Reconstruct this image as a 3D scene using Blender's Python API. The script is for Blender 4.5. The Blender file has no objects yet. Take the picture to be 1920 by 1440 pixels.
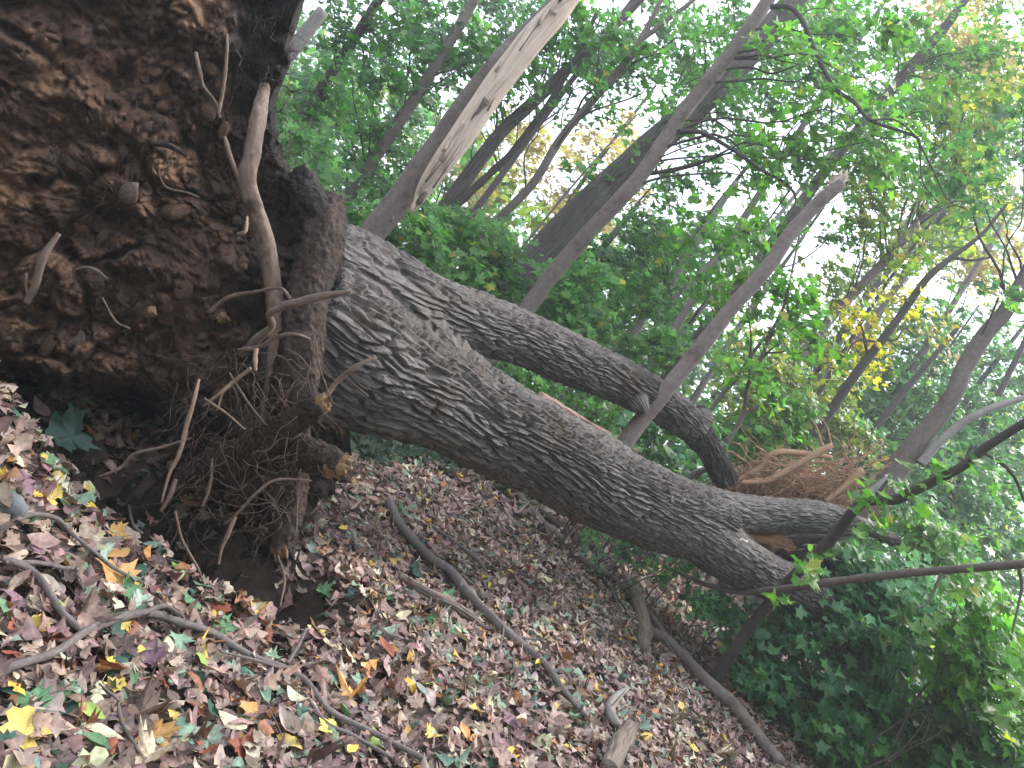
import bpy, math
import numpy as np
from mathutils import Matrix, Vector

# ------------------------------------------------------------------ camera, light, exposure
SC = bpy.context.scene
COL = SC.collection
FPX = 1567.0                      # focal length in pixels of the 1920 wide photograph
ROLL = math.radians(38.0)         # the photograph was taken with the phone tipped
CAMZ = 1.6
CR, SR = math.cos(ROLL), math.sin(ROLL)
cam_data = bpy.data.cameras.new('camera')
cam = bpy.data.objects.new('camera', cam_data)
COL.objects.link(cam)
cam_data.sensor_width = 36.0
cam_data.lens = 36.0 * FPX / 1920.0
cam_data.clip_start = 0.05
cam_data.clip_end = 2000
cam.matrix_world = Matrix(((CR, -SR, 0, 0), (0, 0, -1, 0), (SR, CR, 0, CAMZ), (0, 0, 0, 1)))
SC.camera = cam

SUN_EL, SUN_AZ = math.radians(52), math.radians(50)     # azimuth from +Y towards +X
world = bpy.data.worlds.new('World')
SC.world = world
world.use_nodes = True
wn, wl = world.node_tree.nodes, world.node_tree.links
wn.clear()
w_out = wn.new('ShaderNodeOutputWorld')
w_bg = wn.new('ShaderNodeBackground')
w_sky = wn.new('ShaderNodeTexSky')
w_sky.sky_type = 'NISHITA'
w_sky.sun_disc = False
w_sky.sun_elevation = SUN_EL
w_sky.sun_rotation = SUN_AZ
w_mix = wn.new('ShaderNodeMixRGB')
w_mix.inputs[0].default_value = 0.85
w_mix.inputs[2].default_value = (11.0, 12.0, 13.8, 1)      # even cloud cover
wl.new(w_sky.outputs[0], w_mix.inputs[1])
wl.new(w_mix.outputs[0], w_bg.inputs[0])
w_bg.inputs[1].default_value = 0.068
wl.new(w_bg.outputs[0], w_out.inputs[0])

sd = bpy.data.lights.new('sun', 'SUN')
sd.energy = 1.5
sd.angle = math.radians(11)
sd.color = (1.0, 0.95, 0.88)
sun = bpy.data.objects.new('sun', sd)
COL.objects.link(sun)
sdir = Vector((math.sin(SUN_AZ) * math.cos(SUN_EL), math.cos(SUN_AZ) * math.cos(SUN_EL), math.sin(SUN_EL)))
sun.rotation_euler = sdir.to_track_quat('Z', 'Y').to_euler()

vs = SC.view_settings
vs.view_transform = 'Standard'
vs.look = 'None'
vs.gamma = 1.0
vs.use_curve_mapping = False
vs.exposure = 1.8
cy = SC.cycles
cy.max_bounces = 7
cy.diffuse_bounces = 4
cy.transmission_bounces = 5
cy.glossy_bounces = 2
cy.use_denoising = True
cy.sample_clamp_indirect = 8.0

# ------------------------------------------------------------------ geometry helpers
RS = np.random.RandomState


def uv(px, py):
    dx, dy = px - 960.0, py - 720.0
    return dx * CR + dy * SR, dx * SR - dy * CR


def pt(px, py, d):
    u, v = uv(px, py)
    return np.array([d * u / FPX, d, CAMZ + d * v / FPX])


def _hash(ix, iy, iz, seed):
    h = (ix.astype(np.int64) * 374761393 + iy.astype(np.int64) * 668265263 + iz.astype(np.int64) * 2147483647 + seed * 1274126177) & 0xFFFFFFFF
    h = ((h ^ (h >> 13)) * 1274126177) & 0xFFFFFFFF
    h = ((h ^ (h >> 16)) * 2246822519) & 0xFFFFFFFF
    h = h ^ (h >> 15)
    return (h & 0xFFFFFF) / float(0xFFFFFF)


def vnoise(x, y, z=None, seed=0):
    x = np.asarray(x, float); y = np.asarray(y, float)
    z = np.zeros_like(x + y) if z is None else np.asarray(z, float)
    x, y, z = np.broadcast_arrays(x, y, z)
    ix, iy, iz = np.floor(x), np.floor(y), np.floor(z)
    fx, fy, fz = x - ix, y - iy, z - iz
    fx, fy, fz = [f * f * (3 - 2 * f) for f in (fx, fy, fz)]
    r = 0
    for a in (0, 1):
        wa = fx if a else 1 - fx
        for b in (0, 1):
            wb = fy if b else 1 - fy
            for c in (0, 1):
                wc = fz if c else 1 - fz
                r = r + wa * wb * wc * _hash(ix + a, iy + b, iz + c, seed)
    return r * 2 - 1


def fbm(x, y, z=None, seed=0, octv=4, gain=0.5):
    s, a = 0, 1.0
    z = np.zeros_like(np.asarray(x, float)) if z is None else z
    for i in range(octv):
        s = s + a * vnoise(x * 2 ** i, y * 2 ** i, z * 2 ** i, seed + i * 17)
        a *= gain
    return s


def worley_dx(x, y, seed, period):
    f1, f2, cid, dx = worley(x, y, seed, period, True)
    return f1, f2, cid, dx


def worley(x, y, seed=0, period=None, want=False):
    ix, iy = np.floor(x), np.floor(y)
    f1 = np.full(x.shape, 9.0); f2 = np.full(x.shape, 9.0); cid = np.zeros(x.shape)
    ox = np.zeros(x.shape)
    zz = np.zeros_like(ix)
    for a in (-1, 0, 1):
        for b in (-1, 0, 1):
            cx, cyy = ix + a, iy + b
            hx = np.mod(cx, period) if period else cx
            jx = _hash(hx, cyy, zz, seed); jy = _hash(hx, cyy, zz, seed + 7)
            d = np.hypot(cx + 0.1 + 0.8 * jx - x, cyy + 0.1 + 0.8 * jy - y)
            closer = d < f1
            f2 = np.where(closer, f1, np.minimum(f2, d))
            cid = np.where(closer, jx, cid)
            ox = np.where(closer, x - (cx + 0.1 + 0.8 * jx), ox)
            f1 = np.where(closer, d, f1)
    if want:
        return f1, f2, cid, ox
    return f1, f2, cid


def worley3(x, y, z, seed=0):
    ix, iy, iz = np.floor(x), np.floor(y), np.floor(z)
    f1 = np.full(x.shape, 9.0); f2 = np.full(x.shape, 9.0); cid = np.zeros(x.shape)
    for a in (-1, 0, 1):
        for b in (-1, 0, 1):
            for c in (-1, 0, 1):
                X, Y, Z = ix + a, iy + b, iz + c
                j1 = _hash(X, Y, Z, seed); j2 = _hash(X, Y, Z, seed + 5); j3 = _hash(X, Y, Z, seed + 9)
                d = np.sqrt((X + j1 - x) ** 2 + (Y + j2 - y) ** 2 + (Z + j3 - z) ** 2)
                closer = d < f1
                f2 = np.where(closer, f1, np.minimum(f2, d))
                cid = np.where(closer, j1, cid)
                f1 = np.where(closer, d, f1)
    return f1, f2, cid


def sstep(a, b, x):
    t = np.clip((x - a) / (b - a), 0, 1)
    return t * t * (3 - 2 * t)


# ------------------------------------------------------------------ terrain
PIT_A, PIT_B = np.array([-1.75, 3.62]), np.array([-0.30, 3.95])


def segdist(x, y, A, B):
    d = B - A
    t = np.clip(((x - A[0]) * d[0] + (y - A[1]) * d[1]) / (d @ d), 0, 1)
    return np.hypot(x - A[0] - t * d[0], y - A[1] - t * d[1])


def ground_z(x, y):
    x = np.asarray(x, float); y = np.asarray(y, float)
    far = np.hypot(x, y)
    k = 1 / (1 + (far / 26.0) ** 2)
    z = (0.08 * x + 0.06 * y) * np.where(far < 12, 1, 1) * (0.25 + 0.75 * k)
    z = z + 0.05 * vnoise(x * 0.7, y * 0.7, seed=3) + 0.025 * vnoise(x * 2.1, y * 2.1, seed=5)
    z = z + 0.36 * np.exp(-((x + 1.75) ** 2 + (y - 2.85) ** 2) / 0.55)
    z = z - 0.50 * np.exp(-(segdist(x, y, PIT_A, PIT_B) / 0.30) ** 4)
    z = z + 0.35 * np.exp(-((x + 3.2) ** 2 + (y - 3.6) ** 2) / 1.6)
    return z


def gp(px, py, lift=0.0):
    """point of the ground seen at a pixel"""
    u, v = uv(px, py)
    lo = None
    ds = np.concatenate([np.arange(1.0, 30, 0.03)])
    z = CAMZ + ds * v / FPX
    g = ground_z(ds * u / FPX, ds)
    i = np.argmax(z < g)
    if i == 0:
        i = len(ds) - 1
    d = ds[i]
    x, y = d * u / FPX, d
    return np.array([x, y, float(ground_z(x, y)) + lift])


# ------------------------------------------------------------------ object helpers
def mesh(name, V, F, mat=None, attrs=None, smooth=True):
    """V (n,3), F (m,k) int array or list of arrays with equal k; attrs {name: (n,3|4)}"""
    me = bpy.data.meshes.new(name)
    V = np.ascontiguousarray(V, dtype=np.float32)
    Fs = F if isinstance(F, list) else [F]
    Fs = [np.asarray(f, dtype=np.int32) for f in Fs if len(f)]
    loops = np.concatenate([f.ravel() for f in Fs])
    tot = np.concatenate([np.full(len(f), f.shape[1], dtype=np.int32) for f in Fs])
    start = np.concatenate([[0], np.cumsum(tot)[:-1]]).astype(np.int32)
    me.vertices.add(len(V)); me.vertices.foreach_set('co', V.ravel())
    me.loops.add(len(loops)); me.loops.foreach_set('vertex_index', loops)
    me.polygons.add(len(tot)); me.polygons.foreach_set('loop_start', start)
    me.polygons.foreach_set('loop_total', tot)
    if smooth:
        me.polygons.foreach_set('use_smooth', np.ones(len(tot), dtype=bool))
    for k, a in (attrs or {}).items():
        a = np.asarray(a, dtype=np.float32)
        if a.ndim == 1:
            at = me.attributes.new(k, 'FLOAT', 'POINT'); at.data.foreach_set('value', a)
        else:
            at = me.attributes.new(k, 'FLOAT_VECTOR', 'POINT'); at.data.foreach_set('vector', np.ascontiguousarray(a[:, :3]).ravel())
    me.update(calc_edges=True)
    me.validate()
    if mat:
        me.materials.append(mat)
    return me


def link(name, me, parent=None, loc=None, label=None, cat=None, group=None, kind=None):
    o = bpy.data.objects.new(name, me)
    COL.objects.link(o)
    if loc is not None:
        o.location = loc
    if parent is not None:
        o.parent = parent
    if label: o['label'] = label
    if cat: o['category'] = cat
    if group: o['group'] = group
    if kind: o['kind'] = kind
    return o


def thing(name, label, cat, loc, group=None):
    return link(name, None, None, tuple(float(c) for c in loc), label, cat, group)


def part(name, V, F, mat, parent, attrs=None, smooth=True, label=None, kind=None):
    """V in world space; stored relative to the chain of (unrotated) parents"""
    off = np.zeros(3); p = parent
    while p is not None:
        off += np.array(p.location); p = p.parent
    return link(name, mesh(name, V - off, F, mat, attrs, smooth), parent, None, label, None, None, kind)


def single(name, V, F, mat, label, cat, attrs=None, smooth=True, group=None, kind=None):
    off = V[0] if len(V) < 4 else np.array([V[:, 0].mean(), V[:, 1].mean(), V[:, 2].min()])
    return link(name, mesh(name, V - off, F, mat, attrs, smooth), None, tuple(float(c) for c in off), label, cat, group, kind)


def catmull(P, n):
    """P (k,m) control rows resampled to n rows along chord length"""
    P = np.asarray(P, float)
    if len(P) == 2:
        t = np.linspace(0, 1, n)[:, None]
        return P[0] * (1 - t) + P[1] * t
    Q = np.vstack([2 * P[0] - P[1], P, 2 * P[-1] - P[-2]])
    L = np.concatenate([[0], np.cumsum(np.linalg.norm(np.diff(P[:, :3], axis=0), axis=1))])
    s = np.linspace(0, L[-1], n)
    i = np.clip(np.searchsorted(L, s, side='right') - 1, 0, len(P) - 2)
    t = ((s - L[i]) / np.maximum(L[i + 1] - L[i], 1e-9))[:, None]
    a, b, c, d = Q[i], Q[i + 1], Q[i + 2], Q[i + 3]
    return 0.5 * ((2 * b) + (-a + c) * t + (2 * a - 5 * b + 4 * c - d) * t ** 2 + (-a + 3 * b - 3 * c + d) * t ** 3)


def frames(C):
    T = np.gradient(C, axis=0)
    T /= np.linalg.norm(T, axis=1)[:, None] + 1e-12
    cam_p = np.array([0, 0, CAMZ])
    N = cam_p - C
    N = N - (N * T).sum(1)[:, None] * T
    ln = np.linalg.norm(N, axis=1)[:, None]
    N = N / np.maximum(ln, 1e-6)
    # keep frames from flipping on curly tubes
    for i in range(1, len(N)):
        m = N[i - 1] - (N[i - 1] @ T[i]) * T[i]
        m = m / (np.linalg.norm(m) + 1e-9)
        w = 0.06
        N[i] = m * (1 - w) + N[i] * w if (m @ N[i]) > 0 else m
        N[i] /= np.linalg.norm(N[i]) + 1e-9
    B = np.cross(T, N)
    return T, N, B


def tube(P, n=24, m=10, disp=None, warp=0.0, cap=True, seed=0, rough=0.0):
    """P rows (x,y,z,r). Returns V, F(list), attr bk, and extras"""
    S = catmull(P, n)
    C, R = S[:, :3], np.maximum(S[:, 3], 0.0004)
    T, N, B = frames(C)
    ph = np.linspace(0, 2 * math.pi, m, endpoint=False)
    th = ph - warp * np.sin(ph)
    s = np.concatenate([[0], np.cumsum(np.linalg.norm(np.diff(C, axis=0), axis=1))])
    TH, SS = np.meshgrid(th, s)
    RR = np.repeat(R[:, None], m, 1)
    if rough:
        RR = RR * (1 + rough * fbm(np.cos(TH) * 1.3 + seed, np.sin(TH) * 1.3, SS / np.maximum(RR, 1e-3) * 0.35, seed=seed, octv=3))
    if disp is not None:
        RR = RR + disp(TH, SS, RR)
    D = np.cos(TH)[..., None] * N[:, None, :] + np.sin(TH)[..., None] * B[:, None, :]
    V = C[:, None, :] + D * RR[..., None]
    bk = np.stack([np.cos(TH) * R.mean(), np.sin(TH) * R.mean(), SS], -1).reshape(-1, 3)
    idx = np.arange(n * m).reshape(n, m)
    a = idx[:-1]; b = idx[1:]
    F4 = np.stack([a, np.roll(a, -1, 1), np.roll(b, -1, 1), b], -1).reshape(-1, 4)
    V = V.reshape(-1, 3)
    Fs = [F4]
    if cap:
        V = np.vstack([V, C[0], C[-1]])
        bk = np.vstack([bk, bk[:m].mean(0), bk[-m:].mean(0)])
        k = n * m
        f0 = np.stack([np.full(m, k), np.roll(idx[0], -1), idx[0]], -1)
        f1 = np.stack([np.full(m, k + 1), idx[-1], np.roll(idx[-1], -1)], -1)
        Fs += [f0, f1]
    return V, Fs, bk


def join(parts):
    """join (V, Fs, attr) triples"""
    Vs, F3, F4, A, o = [], [], [], [], 0
    for V, Fs, bk in parts:
        for f in (Fs if isinstance(Fs, list) else [Fs]):
            if len(f) == 0: continue
            (F3 if f.shape[1] == 3 else F4).append(f + o)
        Vs.append(V); A.append(bk); o += len(V)
    out = []
    if F4: out.append(np.vstack(F4))
    if F3: out.append(np.vstack(F3))
    return np.vstack(Vs), out, np.vstack(A)


# ------------------------------------------------------------------ materials
def nodes(name):
    m = bpy.data.materials.new(name)
    m.use_nodes = True
    nt = m.node_tree
    for n in list(nt.nodes):
        nt.nodes.remove(n)
    return m, nt


def N(nt, typ, **kw):
    n = nt.nodes.new(typ)
    for k, v in kw.items():
        if k in n.inputs.keys():
            n.inputs[k].default_value = v
        else:
            setattr(n, k, v)
    return n


def ramp(nt, fac, stops):
    r = nt.nodes.new('ShaderNodeValToRGB')
    e = r.color_ramp.elements
    while len(e) < len(stops):
        e.new(0.5)
    for el, (p, c) in zip(e, stops):
        el.position = p; el.color = (*c, 1)
    nt.links.new(fac, r.inputs[0])
    return r.outputs[0]


def bark_mat(name, cols, vscale=14.0, stretch=0.22, bump=0.02, vmix=1.0, rough=0.85, fine=60.0, patch=None):
    """procedural bark on attribute bk: voronoi plates stretched along the stem, fine noise, colour patches"""
    m, nt = nodes(name)
    L = nt.links
    at = N(nt, 'ShaderNodeAttribute', attribute_name='bk')
    mp = N(nt, 'ShaderNodeMapping'); mp.inputs['Scale'].default_value = (1, 1, stretch)
    L.new(at.outputs['Vector'], mp.inputs['Vector'])
    nz = N(nt, 'ShaderNodeTexNoise'); nz.inputs['Scale'].default_value = 6; nz.inputs['Detail'].default_value = 2
    L.new(mp.outputs[0], nz.inputs['Vector'])
    ad = N(nt, 'ShaderNodeMixRGB', blend_type='LINEAR_LIGHT'); ad.inputs[0].default_value = 0.06
    L.new(mp.outputs[0], ad.inputs[1]); L.new(nz.outputs['Color'], ad.inputs[2])
    vo = N(nt, 'ShaderNodeTexVoronoi', feature='DISTANCE_TO_EDGE'); vo.inputs['Scale'].default_value = vscale
    L.new(ad.outputs[0], vo.inputs['Vector'])
    vr = N(nt, 'ShaderNodeMapRange'); vr.inputs['From Max'].default_value = 0.35
    L.new(vo.outputs['Distance'], vr.inputs['Value'])
    fn = N(nt, 'ShaderNodeTexNoise'); fn.inputs['Scale'].default_value = fine; fn.inputs['Detail'].default_value = 5; fn.inputs['Roughness'].default_value = 0.65
    L.new(mp.outputs[0], fn.inputs['Vector'])
    big = N(nt, 'ShaderNodeTexNoise'); big.inputs['Scale'].default_value = 2.2; big.inputs['Detail'].default_value = 4
    L.new(at.outputs['Vector'], big.inputs['Vector'])
    mul = N(nt, 'ShaderNodeMath', operation='MULTIPLY'); mul.inputs[1].default_value = vmix
    L.new(vr.outputs[0], mul.inputs[0])
    sm = N(nt, 'ShaderNodeMath', operation='MULTIPLY_ADD'); sm.inputs[1].default_value = 0.5
    L.new(fn.outputs['Fac'], sm.inputs[0]); L.new(mul.outputs[0], sm.inputs[2])
    bp = N(nt, 'ShaderNodeBump'); bp.inputs['Distance'].default_value = bump; bp.inputs['Strength'].default_value = 1.0
    L.new(sm.outputs[0], bp.inputs['Height'])
    m1 = N(nt, 'ShaderNodeMath', operation='MULTIPLY_ADD'); m1.inputs[1].default_value = 0.55
    L.new(fn.outputs['Fac'], m1.inputs[0])
    m2 = N(nt, 'ShaderNodeMath', operation='MULTIPLY'); m2.inputs[1].default_value = 0.45
    L.new(big.outputs['Fac'], m2.inputs[0]); L.new(m2.outputs[0], m1.inputs[2])
    n = len(cols)
    c = ramp(nt, m1.outputs[0], [(0.3 + 0.4 * i / max(n - 1, 1), col) for i, col in enumerate(cols)])
    if patch:
        pn = N(nt, 'ShaderNodeTexNoise'); pn.inputs['Scale'].default_value = patch[1]; pn.inputs['Detail'].default_value = 6
        L.new(at.outputs['Vector'], pn.inputs['Vector'])
        pr = N(nt, 'ShaderNodeMapRange'); pr.inputs['From Min'].default_value = 0.56; pr.inputs['From Max'].default_value = 0.68
        pr.inputs['To Max'].default_value = patch[2]
        L.new(pn.outputs['Fac'], pr.inputs['Value'])
        mx = N(nt, 'ShaderNodeMixRGB'); mx.inputs[2].default_value = (*patch[0], 1)
        L.new(pr.outputs[0], mx.inputs[0]); L.new(c, mx.inputs[1]); c = mx.outputs[0]
    bs = N(nt, 'ShaderNodeBsdfPrincipled'); bs.inputs['Roughness'].default_value = rough
    bs.inputs['Specular IOR Level'].default_value = 0.25
    L.new(c, bs.inputs['Base Color']); L.new(bp.outputs[0], bs.inputs['Normal'])
    o = N(nt, 'ShaderNodeOutputMaterial'); L.new(bs.outputs[0], o.inputs[0])
    return m


def earth_mat(name, cols, scale=9.0, bump=0.02, rough=0.95, coord='Object'):
    m, nt = nodes(name)
    L = nt.links
    tc = N(nt, 'ShaderNodeTexCoord')
    n1 = N(nt, 'ShaderNodeTexNoise'); n1.inputs['Scale'].default_value = scale; n1.inputs['Detail'].default_value = 8; n1.inputs['Roughness'].default_value = 0.62
    n2 = N(nt, 'ShaderNodeTexNoise'); n2.inputs['Scale'].default_value = scale * 0.22; n2.inputs['Detail'].default_value = 3
    n3 = N(nt, 'ShaderNodeTexNoise'); n3.inputs['Scale'].default_value = scale * 9; n3.inputs['Detail'].default_value = 4; n3.inputs['Roughness'].default_value = 0.7
    for n in (n1, n2, n3):
        L.new(tc.outputs[coord], n.inputs['Vector'])
    a = N(nt, 'ShaderNodeMath', operation='MULTIPLY_ADD'); a.inputs[1].default_value = 0.5
    b = N(nt, 'ShaderNodeMath', operation='MULTIPLY'); b.inputs[1].default_value = 0.5
    L.new(n2.outputs['Fac'], b.inputs[0]); L.new(n1.outputs['Fac'], a.inputs[0]); L.new(b.outputs[0], a.inputs[2])
    k = len(cols)
    c = ramp(nt, a.outputs[0], [(0.33 + 0.34 * i / (k - 1), col) for i, col in enumerate(cols)])
    h = N(nt, 'ShaderNodeMath', operation='MULTIPLY_ADD'); h.inputs[1].default_value = 0.35
    L.new(n3.outputs['Fac'], h.inputs[0]); L.new(n1.outputs['Fac'], h.inputs[2])
    bp = N(nt, 'ShaderNodeBump'); bp.inputs['Distance'].default_value = bump
    L.new(h.outputs[0], bp.inputs['Height'])
    bs = N(nt, 'ShaderNodeBsdfPrincipled'); bs.inputs['Roughness'].default_value = rough; bs.inputs['Specular IOR Level'].default_value = 0.2
    L.new(c, bs.inputs['Base Color']); L.new(bp.outputs[0], bs.inputs['Normal'])
    o = N(nt, 'ShaderNodeOutputMaterial'); L.new(bs.outputs[0], o.inputs[0])
    return m


def leaf_mat(name, source, trans=0.35, rough=0.5, mottle=0.25, tint=(1.0, 1.15, 0.5), spec=0.4):
    """source 'attr' reads the attribute col, 'object' the object's own colour"""
    m, nt = nodes(name)
    L = nt.links
    if source == 'attr':
        s = N(nt, 'ShaderNodeAttribute', attribute_name='col').outputs['Color']
    else:
        s = N(nt, 'ShaderNodeObjectInfo').outputs['Color']
    tc = N(nt, 'ShaderNodeTexCoord')
    n1 = N(nt, 'ShaderNodeTexNoise'); n1.inputs['Scale'].default_value = 55; n1.inputs['Detail'].default_value = 4
    L.new(tc.outputs['Object'], n1.inputs['Vector'])
    mr = N(nt, 'ShaderNodeMapRange'); mr.inputs['From Min'].default_value = 0.3; mr.inputs['From Max'].default_value = 0.7
    mr.inputs['To Min'].default_value = 1 - mottle; mr.inputs['To Max'].default_value = 1 + mottle
    L.new(n1.outputs['Fac'], mr.inputs['Value'])
    mu = N(nt, 'ShaderNodeVectorMath', operation='SCALE')
    L.new(s, mu.inputs[0]); L.new(mr.outputs[0], mu.inputs['Scale'])
    bs = N(nt, 'ShaderNodeBsdfPrincipled'); bs.inputs['Roughness'].default_value = rough; bs.inputs['Specular IOR Level'].default_value = spec
    L.new(mu.outputs[0], bs.inputs['Base Color'])
    bp = N(nt, 'ShaderNodeBump'); bp.inputs['Distance'].default_value = 0.002; bp.inputs['Strength'].default_value = 0.6
    L.new(n1.outputs['Fac'], bp.inputs['Height']); L.new(bp.outputs[0], bs.inputs['Normal'])
    out = bs.outputs[0]
    if trans > 0:
        tv = N(nt, 'ShaderNodeVectorMath', operation='MULTIPLY'); tv.inputs[1].default_value = tint
        L.new(mu.outputs[0], tv.inputs[0])
        tr = N(nt, 'ShaderNodeBsdfTranslucent'); L.new(tv.outputs[0], tr.inputs[0])
        mx = N(nt, 'ShaderNodeMixShader'); mx.inputs[0].default_value = trans
        L.new(bs.outputs[0], mx.inputs[1]); L.new(tr.outputs[0], mx.inputs[2]); out = mx.outputs[0]
    o = N(nt, 'ShaderNodeOutputMaterial'); L.new(out, o.inputs[0])
    return m


M = {}
M['oak'] = bark_mat('furrowed_bark', [(0.056, 0.046, 0.040), (0.122, 0.106, 0.098), (0.215, 0.196, 0.185)], vscale=30, stretch=0.16, bump=0.018, fine=80, patch=((0.12, 0.085, 0.065), 3.0, 0.5))
M['oak_far'] = bark_mat('standing_furrowed_bark', [(0.085, 0.068, 0.06), (0.13, 0.108, 0.098), (0.19, 0.165, 0.155)], vscale=15, stretch=0.16, bump=0.03, fine=50)
M['smooth'] = bark_mat('smooth_bark', [(0.10, 0.075, 0.064), (0.16, 0.125, 0.112), (0.235, 0.195, 0.18)], vscale=7, stretch=0.9, bump=0.006, vmix=0.25, fine=28, patch=((0.085, 0.062, 0.05), 7.0, 0.7))
M['dark'] = bark_mat('dark_bark', [(0.045, 0.036, 0.034), (0.075, 0.06, 0.055), (0.11, 0.092, 0.085)], vscale=8, stretch=0.6, bump=0.006, vmix=0.4, fine=40)
M['grey'] = bark_mat('pale_grey_bark', [(0.17, 0.145, 0.13), (0.27, 0.24, 0.22), (0.36, 0.33, 0.31)], vscale=9, stretch=0.4, bump=0.01, vmix=0.4, fine=40)
M['stick'] = bark_mat('stick_bark', [(0.075, 0.058, 0.052), (0.14, 0.115, 0.105), (0.26, 0.22, 0.205)], vscale=30, stretch=0.5, bump=0.003, vmix=0.4, fine=120)
M['root'] = bark_mat('root_bark', [(0.06, 0.04, 0.03), (0.16, 0.11, 0.085), (0.30, 0.225, 0.18)], vscale=14, stretch=0.6, bump=0.005, vmix=0.3, fine=45, patch=((0.045, 0.03, 0.022), 9.0, 0.85))
M['muddy'] = bark_mat('soil_caked_root', [(0.018, 0.012, 0.010), (0.046, 0.030, 0.024), (0.10, 0.068, 0.053)], vscale=20, stretch=0.7, bump=0.02, vmix=0.3, fine=70, patch=((0.018, 0.013, 0.011), 12.0, 0.9))
M['humus'] = bark_mat('humus_caked_root', [(0.010, 0.008, 0.007), (0.026, 0.020, 0.017), (0.058, 0.046, 0.039)], vscale=20, stretch=0.7, bump=0.02, vmix=0.3, fine=70)
M['stripped'] = bark_mat('pink_stripped_wood', [(0.26, 0.15, 0.11), (0.42, 0.27, 0.21), (0.56, 0.40, 0.33)], vscale=30, stretch=0.2, bump=0.02, vmix=0.6, fine=60)
M['roottan'] = bark_mat('tan_root', [(0.13, 0.08, 0.055), (0.25, 0.165, 0.115), (0.38, 0.27, 0.195)], vscale=40, stretch=0.6, bump=0.002, vmix=0.2, fine=90)
M['rootdark'] = bark_mat('dark_rootlets', [(0.035, 0.024, 0.018), (0.07, 0.047, 0.035), (0.11, 0.078, 0.06)], vscale=40, stretch=0.6, bump=0.001, vmix=0.2, fine=90)
M['orange_root'] = bark_mat('orange_root', [(0.24, 0.13, 0.075), (0.40, 0.235, 0.145), (0.52, 0.34, 0.235)], vscale=30, stretch=0.6, bump=0.002, vmix=0.2, fine=90)
M['wood'] = bark_mat('bare_split_wood', [(0.46, 0.33, 0.25), (0.64, 0.50, 0.40), (0.76, 0.64, 0.54)], vscale=22, stretch=0.03, bump=0.012, vmix=0.6, fine=60)
M['wood_tan'] = bark_mat('broken_root_wood', [(0.10, 0.055, 0.03), (0.22, 0.13, 0.07), (0.38, 0.25, 0.145)], vscale=60, stretch=0.12, bump=0.008, vmix=0.5, fine=90)
M['heartwood'] = bark_mat('rotten_heartwood', [(0.10, 0.045, 0.022), (0.24, 0.115, 0.055), (0.38, 0.21, 0.11)], vscale=20, stretch=0.15, bump=0.02, vmix=0.7, fine=60)
M['rot'] = bark_mat('rotting_wood', [(0.11, 0.078, 0.06), (0.2, 0.155, 0.125), (0.30, 0.245, 0.205)], vscale=30, stretch=0.08, bump=0.012, vmix=0.6, fine=60)
M['soil'] = earth_mat('red_brown_soil', [(0.022, 0.013, 0.010), (0.060, 0.032, 0.022), (0.105, 0.055, 0.036), (0.17, 0.092, 0.058)], scale=9, bump=0.03)
M['topsoil'] = earth_mat('dark_humus_soil', [(0.010, 0.008, 0.007), (0.022, 0.017, 0.014), (0.05, 0.038, 0.030)], scale=14, bump=0.03)
M['clod'] = earth_mat('soil_clod', [(0.06, 0.034, 0.022), (0.16, 0.092, 0.058), (0.30, 0.185, 0.12)], scale=16, bump=0.02)
M['stone'] = earth_mat('soil_stained_stone', [(0.07, 0.045, 0.034), (0.16, 0.11, 0.085), (0.28, 0.21, 0.165)], scale=12, bump=0.01, rough=0.8)
M['redsoil'] = earth_mat('orange_clay_soil', [(0.10, 0.040, 0.020), (0.21, 0.088, 0.044), (0.30, 0.14, 0.075)], scale=9, bump=0.03)
M['ground'] = earth_mat('forest_floor_humus', [(0.030, 0.021, 0.016), (0.065, 0.046, 0.037), (0.12, 0.088, 0.072)], scale=14, bump=0.02)
M['slate'] = earth_mat('grey_stone', [(0.11, 0.115, 0.12), (0.16, 0.165, 0.17), (0.21, 0.215, 0.22)], scale=20, bump=0.004, rough=0.7)
M['litter'] = leaf_mat('dead_leaf', 'attr', trans=0.12, rough=0.6, mottle=0.35, tint=(1.1, 0.9, 0.6), spec=0.35)
M['litter_obj'] = leaf_mat('fallen_leaf', 'object', trans=0.12, rough=0.55, mottle=0.35, tint=(1.1, 0.95, 0.6), spec=0.35)
M['foliage'] = leaf_mat('green_leaf', 'attr', trans=0.48, rough=0.42, mottle=0.12, tint=(1.45, 1.8, 0.8), spec=0.5)
M['foliage_obj'] = leaf_mat('maple_leaf_green', 'object', trans=0.48, rough=0.42, mottle=0.12, tint=(1.45, 1.8, 0.8), spec=0.5)

# ------------------------------------------------------------------ leaves
def outline_template(pts, rings=(0.55, 1.0), center=(0.0, 0.42)):
    """closed star-shaped outline -> V(n,3), F(m,3)"""
    P = np.array(pts, float); n = len(P); c = np.array(center)
    V = [np.array([c[0], c[1], 0])]
    for r in rings:
        for p in P:
            q = c + (p - c) * r
            V.append(np.array([q[0], q[1], 0]))
    F = [(0, 1 + i, 1 + (i + 1) % n) for i in range(n)]
    for k in range(1, len(rings)):
        a, b = 1 + (k - 1) * n, 1 + k * n
        for i in range(n):
            j = (i + 1) % n
            F += [(a + i, b + i, b + j), (a + i, b + j, a + j)]
    return np.array(V), np.array(F)


def fan_template(pts):
    V = np.array([(x, y, 0) for x, y in pts], float)
    return V, np.array([(0, i, i + 1) for i in range(1, len(V) - 1)])


def mirror(half):
    return half + [(-x, y) for x, y in reversed(half) if abs(x) > 1e-6]


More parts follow.
